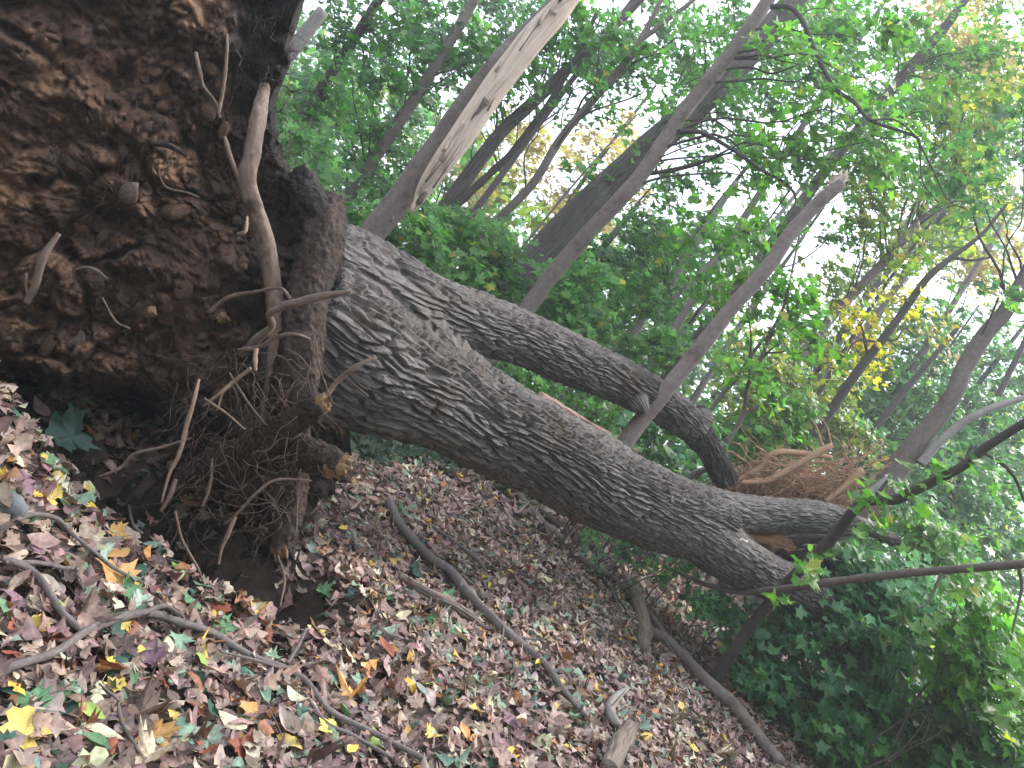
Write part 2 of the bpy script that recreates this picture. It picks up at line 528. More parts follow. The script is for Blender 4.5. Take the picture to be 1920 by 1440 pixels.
MAPLE = mirror([(0, 0.0), (0.17, -0.04), (0.33, 0.02), (0.26, 0.16), (0.52, 0.26), (0.42, 0.36), (0.58, 0.56), (0.38, 0.53), (0.25, 0.60), (0.20, 0.56), (0.17, 0.82), (0.08, 0.80), (0, 1.04)])
MAPLE_S = mirror([(0, 0.0), (0.30, 0.0), (0.24, 0.18), (0.56, 0.50), (0.22, 0.52), (0.16, 0.80), (0, 1.04)])
MAPLE_T = mirror([(0, 0.05), (0.36, 0.06), (0.52, 0.52), (0.18, 0.60), (0, 1.0)])
OAK = mirror([(0, 0.0), (0.07, 0.10), (0.18, 0.16), (0.09, 0.27), (0.28, 0.38), (0.12, 0.48), (0.32, 0.63), (0.13, 0.70), (0.19, 0.86), (0.08, 0.90), (0, 1.05)])
OVAL = mirror([(0, 0.0), (0.13, 0.10), (0.25, 0.32), (0.27, 0.52), (0.18, 0.78), (0, 1.04)])
LONG = mirror([(0, 0.0), (0.10, 0.14), (0.17, 0.42), (0.13, 0.74), (0, 1.08)])
BROKEN = [(0, 0.0), (0.2, 0.05), (0.3, 0.3), (0.12, 0.42), (0.3, 0.6), (0.05, 0.72), (-0.1, 0.9), (-0.2, 0.6), (-0.14, 0.4), (-0.3, 0.22)]
TPL = {
    'maple': outline_template(MAPLE), 'oak': outline_template(OAK), 'oval': outline_template(OVAL), 'long': outline_template(LONG),
    'broken': outline_template(BROKEN),
    'maple1': outline_template(MAPLE_S, rings=(1.0,)), 'oak1': outline_template(OAK, rings=(1.0,)), 'oval1': outline_template(OVAL, rings=(1.0,)),
    'long1': outline_template(LONG, rings=(1.0,)), 'broken1': outline_template(BROKEN, rings=(1.0,)),
    'mapleN': outline_template(MAPLE, rings=(1.0,)), 'tiny': fan_template([(0, 0.0), (0.34, -0.02), (0.27, 0.15), (0.58, 0.46), (0.20, 0.50), (0, 1.02), (-0.20, 0.50), (-0.58, 0.46), (-0.27, 0.15), (-0.34, -0.02)]),
    'chip': fan_template([(0, 0.0), (0.50, 0.22), (0.18, 0.50), (0, 1.0), (-0.18, 0.50), (-0.50, 0.22)]),
    'scrap': fan_template([(0, 0.0), (0.28, 0.3), (0.2, 0.75), (0, 1.0), (-0.25, 0.6), (-0.2, 0.2)]),
}


def leaves(tpl, P, Nn, size, spin, curl, col, rs, crumple=0.0):
    """many leaves as one mesh triple. P base points (k,3), Nn normals, size (k,), spin angle, curl (k,2), col (k,3)"""
    T, F = TPL[tpl]
    k, n = len(P), len(T)
    Nn = Nn / (np.linalg.norm(Nn, axis=1)[:, None] + 1e-9)
    ref = np.where(np.abs(Nn[:, 2:3]) < 0.9, np.array([[0, 0, 1.0]]), np.array([[1.0, 0, 0]]))
    X = np.cross(ref, Nn); X /= np.linalg.norm(X, axis=1)[:, None] + 1e-9
    Y = np.cross(Nn, X)
    c, s = np.cos(spin)[:, None], np.sin(spin)[:, None]
    X2, Y2 = X * c + Y * s, -X * s + Y * c
    tx = np.repeat(T[None, :, 0], k, 0); ty = np.repeat(T[None, :, 1] - 0.5, k, 0)
    asp = (0.85 + 0.3 * rs.rand(k))[:, None]
    tx = tx * asp
    skew = (rs.rand(k)[:, None] - 0.5) * 0.3
    tx = tx + skew * ty
    z = curl[:, 0:1] * tx ** 2 * 2.2 + curl[:, 1:2] * ty ** 2 * 1.3
    if crumple:
        z = z + crumple * (rs.rand(k, n) - 0.5)
    sz = size[:, None]
    V = P[:, None, :] + X2[:, None, :] * (tx * sz)[..., None] + Y2[:, None, :] * (ty * sz)[..., None] + Nn[:, None, :] * (z * sz)[..., None]
    Fo = (F[None] + (np.arange(k) * n)[:, None, None]).reshape(-1, 3)
    C = np.repeat(col, n, 0)
    return V.reshape(-1, 3), [Fo], C


def pick(cols, w, n, rs, jit=0.15):
    cols = np.array(cols); w = np.array(w, float); w /= w.sum()
    c = cols[rs.choice(len(cols), n, p=w)]
    return np.clip(c * (1 + jit * rs.randn(n, 1)) * (1 + 0.06 * rs.randn(n, 3)), 0.005, 0.8)


def lift(pal, k=1.3):
    return ([tuple(min(c * k, .6) for c in q) for q in pal[0]], pal[1])


G_DEEP = lift(([(0.030, 0.085, 0.022), (0.045, 0.115, 0.030), (0.06, 0.14, 0.035), (0.035, 0.095, 0.04)], [3, 3, 2, 1]), 1.6)
G_SHADE = ([(0.02, 0.05, 0.018), (0.03, 0.07, 0.022), (0.02, 0.045, 0.02)], [1, 1, 1])  # greens darkened to carry the shadow under the fallen trunk
G_MID = lift(([(0.05, 0.13, 0.030), (0.07, 0.17, 0.035), (0.09, 0.20, 0.04), (0.30, 0.26, 0.04)], [3, 3, 2, 0.15]), 1.5)
G_LIME = lift(([(0.10, 0.23, 0.035), (0.13, 0.28, 0.045), (0.08, 0.19, 0.035), (0.34, 0.32, 0.05)], [3, 3, 2, 0.2]), 1.08)
G_TEAL = lift(([(0.05, 0.12, 0.055), (0.07, 0.16, 0.07), (0.09, 0.19, 0.08), (0.20, 0.24, 0.07)], [3, 3, 2, 0.5]))
G_OLIVE = lift(([(0.13, 0.18, 0.035), (0.20, 0.23, 0.04), (0.09, 0.16, 0.03), (0.36, 0.28, 0.05)], [3, 3, 2, 1.2]))
G_YEL = ([(0.50, 0.38, 0.05), (0.60, 0.42, 0.05), (0.38, 0.32, 0.06), (0.25, 0.27, 0.05)], [3, 3, 2, 1])
G_TAN = ([(0.50, 0.36, 0.14), (0.55, 0.42, 0.20), (0.42, 0.26, 0.10), (0.34, 0.32, 0.10)], [3, 3, 2, 1])
G_IVY = lift(([(0.030, 0.085, 0.035), (0.05, 0.12, 0.05), (0.075, 0.16, 0.075), (0.40, 0.34, 0.06)], [3, 3, 2, 0.12]), 2.1)


def spray_leaves(centers, rs, per, sr, lsize, pal, tpl='maple1', thick=0.10, face=None, fw=0.0, jit=0.22, droop=0.35):
    """leaves in flat sprays about the centres; returns triple and the per-leaf positions"""
    k = len(centers) * per
    c = np.repeat(centers, per, 0)
    a = rs.rand(k) * 2 * math.pi; r = np.sqrt(rs.rand(k)) * np.repeat(sr * (0.6 + 0.8 * rs.rand(len(centers))), per)
    tilt = np.repeat(rs.randn(len(centers), 2) * 0.28, per, 0)
    off = np.stack([np.cos(a) * r, np.sin(a) * r, rs.randn(k) * thick * 0.5], -1)
    off[:, 2] += off[:, 0] * tilt[:, 0] + off[:, 1] * tilt[:, 1] - droop * r * r / max(sr, .01)
    P = c + off
    nn = np.stack([rs.randn(k) * 0.45 - tilt[:, 0], rs.randn(k) * 0.45 - tilt[:, 1], np.ones(k) * 0.8], -1)
    if face is not None:
        nn = nn + np.asarray(face)[None] * fw
    shade = np.repeat(1 + 0.22 * rs.randn(len(centers)), per)[:, None]
    col = np.clip(pick(pal[0], pal[1], k, rs, jit) * np.clip(shade, 0.6, 1.6), 0.01, 0.75)
    size = lsize * (0.55 + 0.75 * rs.rand(k))
    return leaves(tpl, P, nn, size, rs.rand(k) * 6.28, rs.randn(k, 2) * 0.35, col, rs)


def blob_centers(blobs, d, rs, dens, depth=1.0, floor=True):
    """spray centres inside discs (px, py, rpx): dens = sprays per m^2 of disc"""
    out = []
    for b in blobs:
        px, py, r = b[:3]
        r = r * (1.25 if d > 12 else 1.1)
        dd = b[3] if len(b) > 3 else d
        c = pt(px, py, dd); R = r * dd / FPX
        n = max(3, int(dens * math.pi * R * R))
        q = rs.randn(n * 2, 3); q /= np.linalg.norm(q, axis=1)[:, None]
        q *= (rs.rand(n * 2) ** 0.42)[:, None]
        p = c + q * np.array([R, min(R * 1.2, depth), R])
        keep = fbm(p[:, 0] * 1.1, p[:, 1] * 1.1, p[:, 2] * 1.6, seed=int(px) % 97, octv=2) > -0.12
        p = (p[keep] if keep.sum() >= n * 0.5 else p)[:n]
        if floor:
            g = ground_z(p[:, 0], p[:, 1])
            p[:, 2] = np.maximum(p[:, 2], g + 0.08)
        out.append(p)
    return np.vstack(out)


# ------------------------------------------------------------------ the ground
def axis(lo, hi, fine_lo, fine_hi, step, grow=1.25):
    a = list(np.arange(fine_lo, fine_hi, step))
    s, x = step, a[-1]
    while x < hi:
        s *= grow; x += s; a.append(x)
    s, x = step, a[0]; b = []
    while x > lo:
        s *= grow; x -= s; b.append(x)
    return np.array(b[::-1] + a)


gx = axis(-140, 140, -3.2, 7.0, 0.06, 1.25)
gy = axis(-140, 140, 0.8, 11.0, 0.07, 1.25)
GX, GY = np.meshgrid(gx, gy)
GZ = ground_z(GX, GY)
near = np.exp(-(np.hypot(GX - 1, GY - 4) / 14) ** 2)
GZ = GZ + near * (0.012 * fbm(GX * 6, GY * 6, seed=11, octv=3))
pitm = np.exp(-(segdist(GX, GY, PIT_A, PIT_B) / 0.5) ** 4)
GZ = GZ + pitm * 0.07 * fbm(GX * 9, GY * 9, seed=21, octv=4, gain=0.6)
idx = np.arange(GX.size).reshape(GX.shape)
F = np.stack([idx[:-1, :-1], idx[:-1, 1:], idx[1:, 1:], idx[1:, :-1]], -1).reshape(-1, 4)
link('ground', mesh('ground', np.stack([GX, GY, GZ], -1).reshape(-1, 3), F, M['ground']), kind='structure')

# ------------------------------------------------------------------ thin haze added to pale the distance and stand in for lens veil
m, nt = nodes('air')
pv = N(nt, 'ShaderNodeVolumePrincipled'); pv.inputs['Density'].default_value = 0.0042
pv.inputs['Color'].default_value = (0.93, 0.96, 1.0, 1); pv.inputs['Anisotropy'].default_value = 0.3
o = N(nt, 'ShaderNodeOutputMaterial'); nt.links.new(pv.outputs[0], o.inputs['Volume'])
HX, HB, HT = 215.0, -12.0, 30.0
Vh = np.array([(x, y, z) for z in (HB, HT) for y in (-HX, HX) for x in (-HX, HX)], float)
Fh = np.array([(0, 2, 3, 1), (4, 5, 7, 6), (0, 1, 5, 4), (2, 6, 7, 3), (0, 4, 6, 2), (1, 3, 7, 5)])
link('haze', mesh('haze', Vh, Fh, m, smooth=False), kind='stuff')

# ------------------------------------------------------------------ leaf litter (nobody could count it)
LIT = [(0.165, 0.105, 0.085), (0.23, 0.155, 0.125), (0.31, 0.215, 0.175), (0.12, 0.075, 0.062), (0.38, 0.29, 0.235), (0.27, 0.12, 0.06), (0.25, 0.14, 0.14), (0.45, 0.38, 0.27),
       (0.11, 0.18, 0.11), (0.24, 0.31, 0.23), (0.62, 0.42, 0.07), (0.55, 0.27, 0.08), (0.08, 0.15, 0.11)]
LITW = [18, 20, 17, 10, 9, 3, 3, 5, 2.2, 2.6, 1.6, 0.7, 2.2]
rs = RS(5)


LIT = [tuple(min(v * k, .75) for v, k in zip(c, (1.08, 1.08, 1.10))) for c in LIT]


def litter_points(n, x0, x1, y0, y1, rs):
    x = x0 + (x1 - x0) * rs.rand(n); y = y0 + (y1 - y0) * rs.rand(n)
    keep = (segdist(x, y, PIT_A, PIT_B) > 0.34 + 0.10 * rs.randn(n)) | (y > 4.4)
    # only where the litter can be seen, with a wide margin
    keep &= (x > -0.75 * y - 1.0) & (x < 0.9 * y + 1.0)
    x, y = x[keep], y[keep]
    return x, y


def litter_batch(n, x0, x1, y0, y1, tpls, smin, smax, lift, rs, crumple):
    x, y = litter_points(n, x0, x1, y0, y1, rs)
    res = []
    w = np.array([t[1] for t in tpls], float); w /= w.sum()
    which = rs.choice(len(tpls), len(x), p=w)
    for i, (t, _) in enumerate(tpls):
        s = which == i
        k = int(s.sum())
        if not k: continue
        z = ground_z(x[s], y[s]) + 0.004 + lift * rs.rand(k) ** 1.5
        P = np.stack([x[s], y[s], z], -1)
        nn = np.stack([rs.randn(k) * 0.38, rs.randn(k) * 0.38 - 0.12, np.ones(k)], -1)
        col = pick(LIT, LITW, k, rs, 0.18)
        size = smin + (smax - smin) * rs.rand(k) ** 1.3
        res.append(leaves(t, P, nn, size, rs.rand(k) * 6.28, np.stack([rs.randn(k) * 0.9, rs.randn(k) * 0.6], -1), col, rs, crumple))
    return res


near_t = [('mapleN', 1.6), ('oak1', 2.2), ('oval1', 4), ('long1', 2), ('broken1', 5)]
mid_t = [('maple1', 2.0), ('oak1', 0.8), ('oval1', 3), ('scrap', 5)]
far_t = [('tiny', 2), ('chip', 3), ('scrap', 5)]
trip = litter_batch(17000, -3, 2.6, 1.0, 4.6, near_t, 0.04, 0.118, 0.06, rs, 0.12)
trip += litter_batch(22000, -1.5, 6.5, 4.6, 8.2, mid_t, 0.04, 0.10, 0.05, rs, 0.12)
trip += litter_batch(22000, -3, 12.5, 8.2, 15, far_t, 0.06, 0.16, 0.08, rs, 0.14)
V, F, A = join(trip)
single('leaf_litter', V, F, M['litter'], 'mixed brown and yellow dead leaves carpeting the slope below the fallen trunk', 'leaf litter', {'col': A}, smooth=False, kind='stuff')
# crumbs of litter and twigs
tw = []
for i in range(420):
    x, y = -2 + 7 * rs.rand(), 1.6 + 7 * rs.rand()
    if segdist(x, y, PIT_A, PIT_B) < 0.3: continue
    a = rs.rand() * 6.28; l = 0.04 + 0.16 * rs.rand()
    z = float(ground_z(x, y)) + 0.02 + 0.03 * rs.rand()
    b = rs.randn(2) * l * 0.12
    P = [(x, y, z, 0.002), (x + math.cos(a) * l * .5 + b[0], y + math.sin(a) * l * .5 + b[1], z + 0.015 * rs.randn(), 0.0018), (x + math.cos(a) * l, y + math.sin(a) * l, z + 0.02 * rs.randn(), 0.0012)]
    tw.append(tube(P, 5, 4))
V, F, A = join(tw)
single('twig_litter', V, F, M['stick'], 'thin broken twigs scattered through the dead leaves', 'twigs', {'bk': A}, kind='stuff')

# ------------------------------------------------------------------ the fallen double-stemmed oak
base = pt(610, 640, 4.2)
oak = thing('fallen_tree', 'huge uprooted double stemmed tree lying across the slope with its soil covered root plate', 'fallen tree', (base[0], base[1], float(ground_z(base[0], base[1]))))


def rows(L):
    """(px, py, width px, depth) -> x y z r"""
    return np.array([[*pt(a, b, d), w * d / FPX / 2] for a, b, w, d in L])


LOW = rows([(535, 575, 270, 4.12), (585, 612, 290, 4.25), (640, 650, 300, 4.38), (700, 686, 272, 4.52), (762, 716, 236, 4.67), (823, 746, 206, 4.85), (905, 790, 186, 5.15), (1021, 848, 170, 5.6), (1145, 915, 155, 6.15), (1257, 965, 148, 6.65), (1330, 990, 132, 7.0)])
LIMB_A = rows([(1200, 925, 110, 6.3), (1290, 947, 92, 6.75), (1380, 962, 74, 7.1), (1460, 967, 66, 7.35), (1530, 970, 62, 7.55), (1592, 978, 52, 7.75)])
LIMB_B = rows([(1190, 940, 110, 6.2), (1290, 995, 100, 6.65), (1360, 1040, 96, 6.95), (1430, 1078, 88, 7.2), (1500, 1108, 74, 7.4), (1545, 1125, 50, 7.55)])
UP = rows([(548, 478, 190, 4.16), (598, 503, 206, 4.30), (650, 523, 206, 4.43), (740, 556, 174, 4.6), (800, 575, 132, 4.78), (878, 601, 112, 5.05), (980, 636, 94, 5.45), (1080, 678, 88, 5.9), (1180, 722, 78, 6.4), (1250, 762, 70, 6.8), (1300, 800, 56, 7.1), (1335, 850, 46, 7.4), (1362, 900, 44, 7.6)])


def bark_disp(nc, cell_len, amp, seed, knots=()):
    def f(TH, SS, RR):
        c = TH / (2 * math.pi) * nc
        # interlacing furrows: warp periodic in angle
        w1 = fbm(np.cos(TH) * 1.6 + 3, np.sin(TH) * 1.6, SS * 1.6, seed=seed, octv=3)
        w2 = fbm(np.cos(TH) * 5, np.sin(TH) * 5, SS * 5.0, seed=seed + 3, octv=2)
        cc = np.mod(c + 0.9 * w1 + 0.5 * w2, nc)
        ss = SS / cell_len + 0.30 * w2 + 0.5 * w1
        f1, f2, cid, ox = worley_dx(cc, ss, seed, nc)
        e = f2 - f1
        plate = sstep(0.0, 0.22, e)
        fine = fbm(np.cos(TH) * nc * .5, np.sin(TH) * nc * .5, SS * 22, seed=seed + 8, octv=3)
        g1, g2, cid2, ox2 = worley_dx(np.mod(cc * 2 + .3 * w2, nc * 2), ss * 2.3, seed + 31, nc * 2)
        chip = sstep(0.0, 0.22, g2 - g1)
        h = plate * (0.55 + 0.35 * cid + 0.62 * ox + 0.22 * chip * (0.7 + ox2)) + 0.12 * fine
        low = fbm(np.cos(TH) * .9, np.sin(TH) * .9, SS * 1.1, seed=seed + 40, octv=2)
        r = amp * (h - 0.6) + 0.035 * low * (RR / 0.3)
        for s0, t0, wid, a in knots:
            dt = (TH - t0 + math.pi) % (2 * math.pi) - math.pi
            r = r + a * np.exp(-((SS - s0) ** 2 + (dt * RR) ** 2) / wid ** 2)
        return r
    return f


def seg_field(Pt, axis_rows):
    """distance to a tapered tube: dist - r"""
    S = catmull(axis_rows, 60)
    best = np.full(len(Pt), 1e9)
    for i in range(len(S) - 1):
        a, b = S[i, :3], S[i + 1, :3]; ab = b - a
        t = np.clip(((Pt - a) @ ab) / (ab @ ab), 0, 1)
        d = np.linalg.norm(Pt - a - t[:, None] * ab, axis=1) - (S[i, 3] * (1 - t) + S[i + 1, 3] * t)
        best = np.minimum(best, d)
    return best


def blend(V, own_C, others, k=0.10, amount=0.6):
    """fill the crotch between two stems"""
    out = V.copy()
    f = np.min([seg_field(V, o) for o in others], axis=0)
    push = np.clip(k - np.abs(f), 0, k) ** 2 / (k) * amount
    d = V - own_C
    d /= np.linalg.norm(d, axis=1)[:, None] + 1e-9
    return out + d * push[:, None]


def stem(name, R, n, m, disp, others, label=None, mat='oak', k=0.09):
    V, F, bk = tube(R, n, m, disp=disp, warp=0.6, seed=3)
    S = catmull(R, n)
    own = np.repeat(S[:, :3], m, 0)
    own = np.vstack([own, S[0, :3], S[-1, :3]]) + 1e-5
    V = blend(V, own, others, k)
    return part(name, V, F, M[mat], oak, {'bk': bk}, label=label)


stem('trunk', LOW, 560, 250, bark_disp(58, 0.42, 0.043, 4), [UP], 'thick lower stem with deeply furrowed grey bark')
stem('second_stem', UP, 480, 160, bark_disp(36, 0.28, 0.029, 9), [LOW], 'thinner upper stem curving down at its far end')
stem('limb', LIMB_A, 170, 90, bark_disp(20, 0.22, 0.018, 14), [LIMB_B], 'upper limb beyond the fork')
stem('limb', LIMB_B, 170, 100, bark_disp(24, 0.22, 0.018, 19), [LIMB_A], 'lower limb beyond the split')

# knot stub and collar on the second stem
kb = rows([(1172, 722, 64, 6.38), (1186, 742, 54, 6.34), (1198, 758, 38, 6.3), (1206, 769, 24, 6.28), (1209, 775, 8, 6.28)])
V, F, bk = tube(kb, 24, 24, rough=0.15, seed=4)
part('branch_stub', V, F, M['oak'], oak, {'bk': bk}, label='healed branch knob under the second stem')
kb = rows([(1296, 782, 50, 7.05), (1300, 790, 70, 7.07), (1304, 796, 72, 7.1), (1308, 804, 50, 7.12)])
V, F, bk = tube(kb, 16, 40, rough=0.12, seed=6)
part('bark_collar', V, F, M['oak'], oak, {'bk': bk})
# small branch beyond the broken end
kb = rows([(1575, 982, 40, 7.8), (1620, 985, 28, 8.0), (1655, 1003, 24, 8.15), (1690, 1020, 16, 8.3)])
V, F, bk = tube(kb, 40, 20, rough=0.3, seed=7)
part('branch', V, F, M['oak'], oak, {'bk': bk}, label='crooked mossy branch end past the split limb')

# split and hollow between the limbs
rs = RS(31)


def shard(P0, P1, w, t, rs, n=6):
    """a splinter of wood: tapered flat prism"""
    P0, P1 = np.array(P0), np.array(P1)
    ax = P1 - P0; L = np.linalg.norm(ax); ax = ax / L
    side = np.cross(ax, rs.randn(3)); side /= np.linalg.norm(side)
    up = np.cross(ax, side)
    V, A = [], []
    for i in range(n):
        f = i / (n - 1)
        c = P0 + ax * L * f + side * math.sin(f * 2 + rs.rand()) * w * 0.15
        ww = w * (1 - f) ** 0.7 + w * 0.06; tt = t * (1 - f * 0.8)
        for sx, sy in ((-1, -1), (1, -1), (1, 1), (-1, 1)):
            q = c + side * sx * ww / 2 * (1 + 0.2 * rs.randn()) + up * sy * tt / 2
            V.append(q); A.append((sx * w, sy * t, f * L))
    F = []
    for i in range(n - 1):
        for j in range(4):
            F.append((i * 4 + j, i * 4 + (j + 1) % 4, i * 4 + 4 + (j + 1) % 4, i * 4 + 4 + j))
    F += [(3, 2, 1, 0), (4 * n - 4, 4 * n - 3, 4 * n - 2, 4 * n - 1)]
    return np.array(V), [np.array(F)], np.array(A)


hb = rows([(1400, 1005, 40, 7.7), (1470, 1020, 74, 7.85), (1540, 1030, 80, 8.0), (1585, 1045, 50, 8.1)])  # dark tube put in for the shade inside the hollow
V, F, bk = tube(hb, 60, 24, rough=0.35, seed=18)
part('hollow_shade_mass', V, F, M['humus'], oak, {'bk': bk}, label='dark mass standing in for the shade of the hollow between the two limbs')
hw = rows([(1290, 978, 20, 6.9), (1350, 994, 34, 7.1), (1410, 1008, 44, 7.35), (1460, 1018, 34, 7.5), (1490, 1030, 10, 7.6)])
V, F, bk = tube(hw, 80, 24, rough=0.45, seed=12)
part('heartwood', V, F, M['heartwood'], oak, {'bk': bk}, label='orange rotten wood inside the split')
for i in range(16):
    a = 1330 + 220 * rs.rand(); b = 985 + (a - 1330) * 0.26 + 18 * rs.randn()
    V, F, bk = shard(pt(a, b, 7.1 + (a - 1330) * .003), pt(a + 40 * rs.randn() + 25, b + 14 * rs.randn(), 7.2 + (a - 1330) * .003), 0.02 + 0.03 * rs.rand(), 0.008, rs)
    part('splinter', V, F, M['wood'], oak, {'bk': bk}, smooth=False)
cr = []
for (a, b, w, d) in [(0, 0, 0, 0)]:
    L = [(1185, 945, 3, 5.90), (1230, 957, 9, 6.10), (1280, 973, 10, 6.32), (1330, 990, 9, 6.58), (1400, 1016, 6, 6.82)]
    V, F, bk = tube(rows(L), 60, 8, rough=0.4, seed=2)
part('split_edge', V, F, M['wood'], oak, {'bk': bk}, label='pale torn edge of the split in the trunk')

# ------------------------------------------------------------------ root plate
OUT = np.array([(-420, -330), (100, -380), (480, -330), (600, -160), (590, -40), (572, 0), (556, 60), (545, 110), (522, 190), (520, 260), (548, 320), (596, 360), (628, 410), (640, 470), (628, 560), (618, 650), (626, 730), (652, 790),
                (655, 850), (625, 905), (590, 960), (560, 1020), (545, 1075), (500, 1080), (455, 1000), (400, 905), (330, 800), (270, 735), (200, 712), (100, 712), (20, 690), (-60, 690), (-200, 760), (-420, 700)], float)
PC = np.array([230.0, 380.0])


def boundary(phi):
    d = np.array([math.cos(phi), math.sin(phi)])
    best = 0
    for i in range(len(OUT)):
        a, b = OUT[i] - PC, OUT[(i + 1) % len(OUT)] - PC
        e = b - a
        den = d[0] * e[1] - d[1] * e[0]
        if abs(den) < 1e-9: continue
        t = (a[0] * e[1] - a[1] * e[0]) / den
        s = (a[0] * d[1] - a[1] * d[0]) / den
        if t > 0 and -1e-6 <= s <= 1 + 1e-6:
            best = max(best, t)
    return best


def plate_depth(px, py):
    return 3.52 + 0.00105 * px + 0.00012 * np.abs(py - 500) + 0.00008 * (500 - py)


NA, NR = 520, 210
phis = np.linspace(0, 2 * math.pi, NA, endpoint=False)
RB = np.array([boundary(p) for p in phis])
RB = RB * (1 + 0.02 * fbm(np.cos(phis) * 22, np.sin(phis) * 22, seed=8, octv=3))
t = np.linspace(0, 1.25, NR)
tt = np.minimum(t, 1.0); back = np.clip((t - 0.93) / 0.32, 0, 1)
rr = tt ** 0.75
rr = np.repeat(rr[:, None], NA, 1)
low_ = (sstep(0.1, 0.6, np.sin(phis)) * (1 - sstep(0.22, 0.42, np.cos(phis))))[None]
rr = np.where(t[:, None] > 1, 1 - (back ** 2)[:, None] * (0.10 - 0.24 * low_), rr)
PXX = PC[0] + np.cos(phis)[None] * RB[None] * rr
PYY = PC[1] + np.sin(phis)[None] * RB[None] * rr
D = plate_depth(PXX, PYY)
U, W = uv(PXX, PYY)
Xp, Zp = D * U / FPX, D * W / FPX
fb = fbm(Xp * 2.2, Zp * 2.2, D, seed=51, octv=3)
f1, f2, cid = worley3(Xp * 5.5 + 0.5 * fbm(Xp * 4, Zp * 4, seed=3), Zp * 5.5, D * 2, seed=6)
g1, g2, cid2 = worley3(Xp * 17 + 0.6 * fbm(Xp * 9, Zp * 9, seed=4), Zp * 17, D * 9, seed=16)
h1, h2, cid3 = worley3(Xp * 44, Zp * 44, D * 22, seed=26)
relief = 0.12 * fb + 0.13 * (sstep(0, 0.32, f2 - f1) * (0.3 + 1.1 * cid) - 0.5) + 0.055 * (sstep(0, 0.3, g2 - g1) * (0.2 + 1.1 * cid2) - 0.5) + 0.016 * ((h2 - h1) + cid3 - .5) + 0.03 * fbm(Xp * 14, Zp * 14, D * 9, seed=77, octv=5, gain=0.6)
rid = 1 - np.abs(vnoise(Xp * 3.1 + .4 * fb, Zp * 3.1, seed=91)); relief = relief + 0.09 * (rid ** 3 - 0.3)
cav = lambda cx, cy, r, a: -a * np.exp(-(((PXX - cx) ** 2 + (PYY - cy) ** 2) / r ** 2) ** 1.5)
relief = relief + cav(470, 160, 70, 0.30) + cav(225, 150, 30, 0.12) + cav(90, 250, 60, 0.10) + cav(380, 330, 45, 0.12) + cav(200, 430, 50, 0.15) + cav(330, 620, 60, 0.10) + cav(120, 330, 70, 0.10) + cav(520, 420, 40, 0.12) - cav(300, 500, 90, 0.10) - cav(110, 560, 80, 0.10) - cav(60, 420, 60, 0.08)
relief = relief + 0.0016 * np.clip(PYY - 640, 0, 200) * -1 * sstep(650, 720, PYY) * 0.6
D2 = D - relief * 0.75 + back[:, None] * 0.55 + (0.35 + 0.6 * low_) * back[:, None] ** 2
Vp = np.stack([D2 * U / FPX, D2, CAMZ + D2 * W / FPX], -1)
edge = sstep(0.86, 0.99, t)[:, None] * np.ones_like(PXX)
# dark topsoil on the rim at the right, red subsoil on the face
hum = np.clip(sstep(390, 500, PXX + 40 * fb) * (PYY < 620) * 1.0 + sstep(690, 800, PYY + 60 * fb) * (PXX > 180), 0, 1)
idx = np.arange(NA * NR).reshape(NR, NA)
a = idx[:-1]; b = idx[1:]
F4 = np.stack([a, b, np.roll(b, -1, 1), np.roll(a, -1, 1)], -1).reshape(-1, 4)
# soil material with the humus attribute
m, nt = nodes('root_plate_soil'); L = nt.links
tc = N(nt, 'ShaderNodeTexCoord')
n1 = N(nt, 'ShaderNodeTexNoise'); n1.inputs['Scale'].default_value = 3.2; n1.inputs['Detail'].default_value = 10; n1.inputs['Roughness'].default_value = 0.66
n3 = N(nt, 'ShaderNodeTexNoise'); n3.inputs['Scale'].default_value = 38; n3.inputs['Detail'].default_value = 8; n3.inputs['Roughness'].default_value = 0.72
L.new(tc.outputs['Object'], n1.inputs['Vector']); L.new(tc.outputs['Object'], n3.inputs['Vector'])
c1 = ramp(nt, n1.outputs['Fac'], [(0.34, (0.034, 0.021, 0.015)), (0.46, (0.090, 0.051, 0.035)), (0.55, (0.155, 0.089, 0.058)), (0.64, (0.30, 0.18, 0.11))])
c2 = ramp(nt, n1.outputs['Fac'], [(0.36, (0.014, 0.011, 0.010)), (0.52, (0.032, 0.025, 0.021)), (0.66, (0.062, 0.050, 0.042))])
ah = N(nt, 'ShaderNodeAttribute', attribute_name='humus')
mx = N(nt, 'ShaderNodeMixRGB'); L.new(ah.outputs['Fac'], mx.inputs[0]); L.new(c1, mx.inputs[1]); L.new(c2, mx.inputs[2])
spk = ramp(nt, n3.outputs['Fac'], [(0.35, (0.55, 0.55, 0.55)), (0.65, (1.6, 1.5, 1.4))])
mu = N(nt, 'ShaderNodeMixRGB', blend_type='MULTIPLY'); mu.inputs[0].default_value = 1; L.new(mx.outputs[0], mu.inputs[1]); L.new(spk, mu.inputs[2])
bp = N(nt, 'ShaderNodeBump'); bp.inputs['Distance'].default_value = 0.02; L.new(n3.outputs['Fac'], bp.inputs['Height'])
bs = N(nt, 'ShaderNodeBsdfPrincipled'); bs.inputs['Roughness'].default_value = 0.9; bs.inputs['Specular IOR Level'].default_value = 0.25
L.new(mu.outputs[0], bs.inputs['Base Color']); L.new(bp.outputs[0], bs.inputs['Normal'])
o = N(nt, 'ShaderNodeOutputMaterial'); L.new(bs.outputs[0], o.inputs[0])
M['plate'] = m
soil_plate = part('root_plate', Vp.reshape(-1, 3), F4, M['plate'], oak, {'humus': hum.ravel()}, label='wall of red brown soil held by the roots')


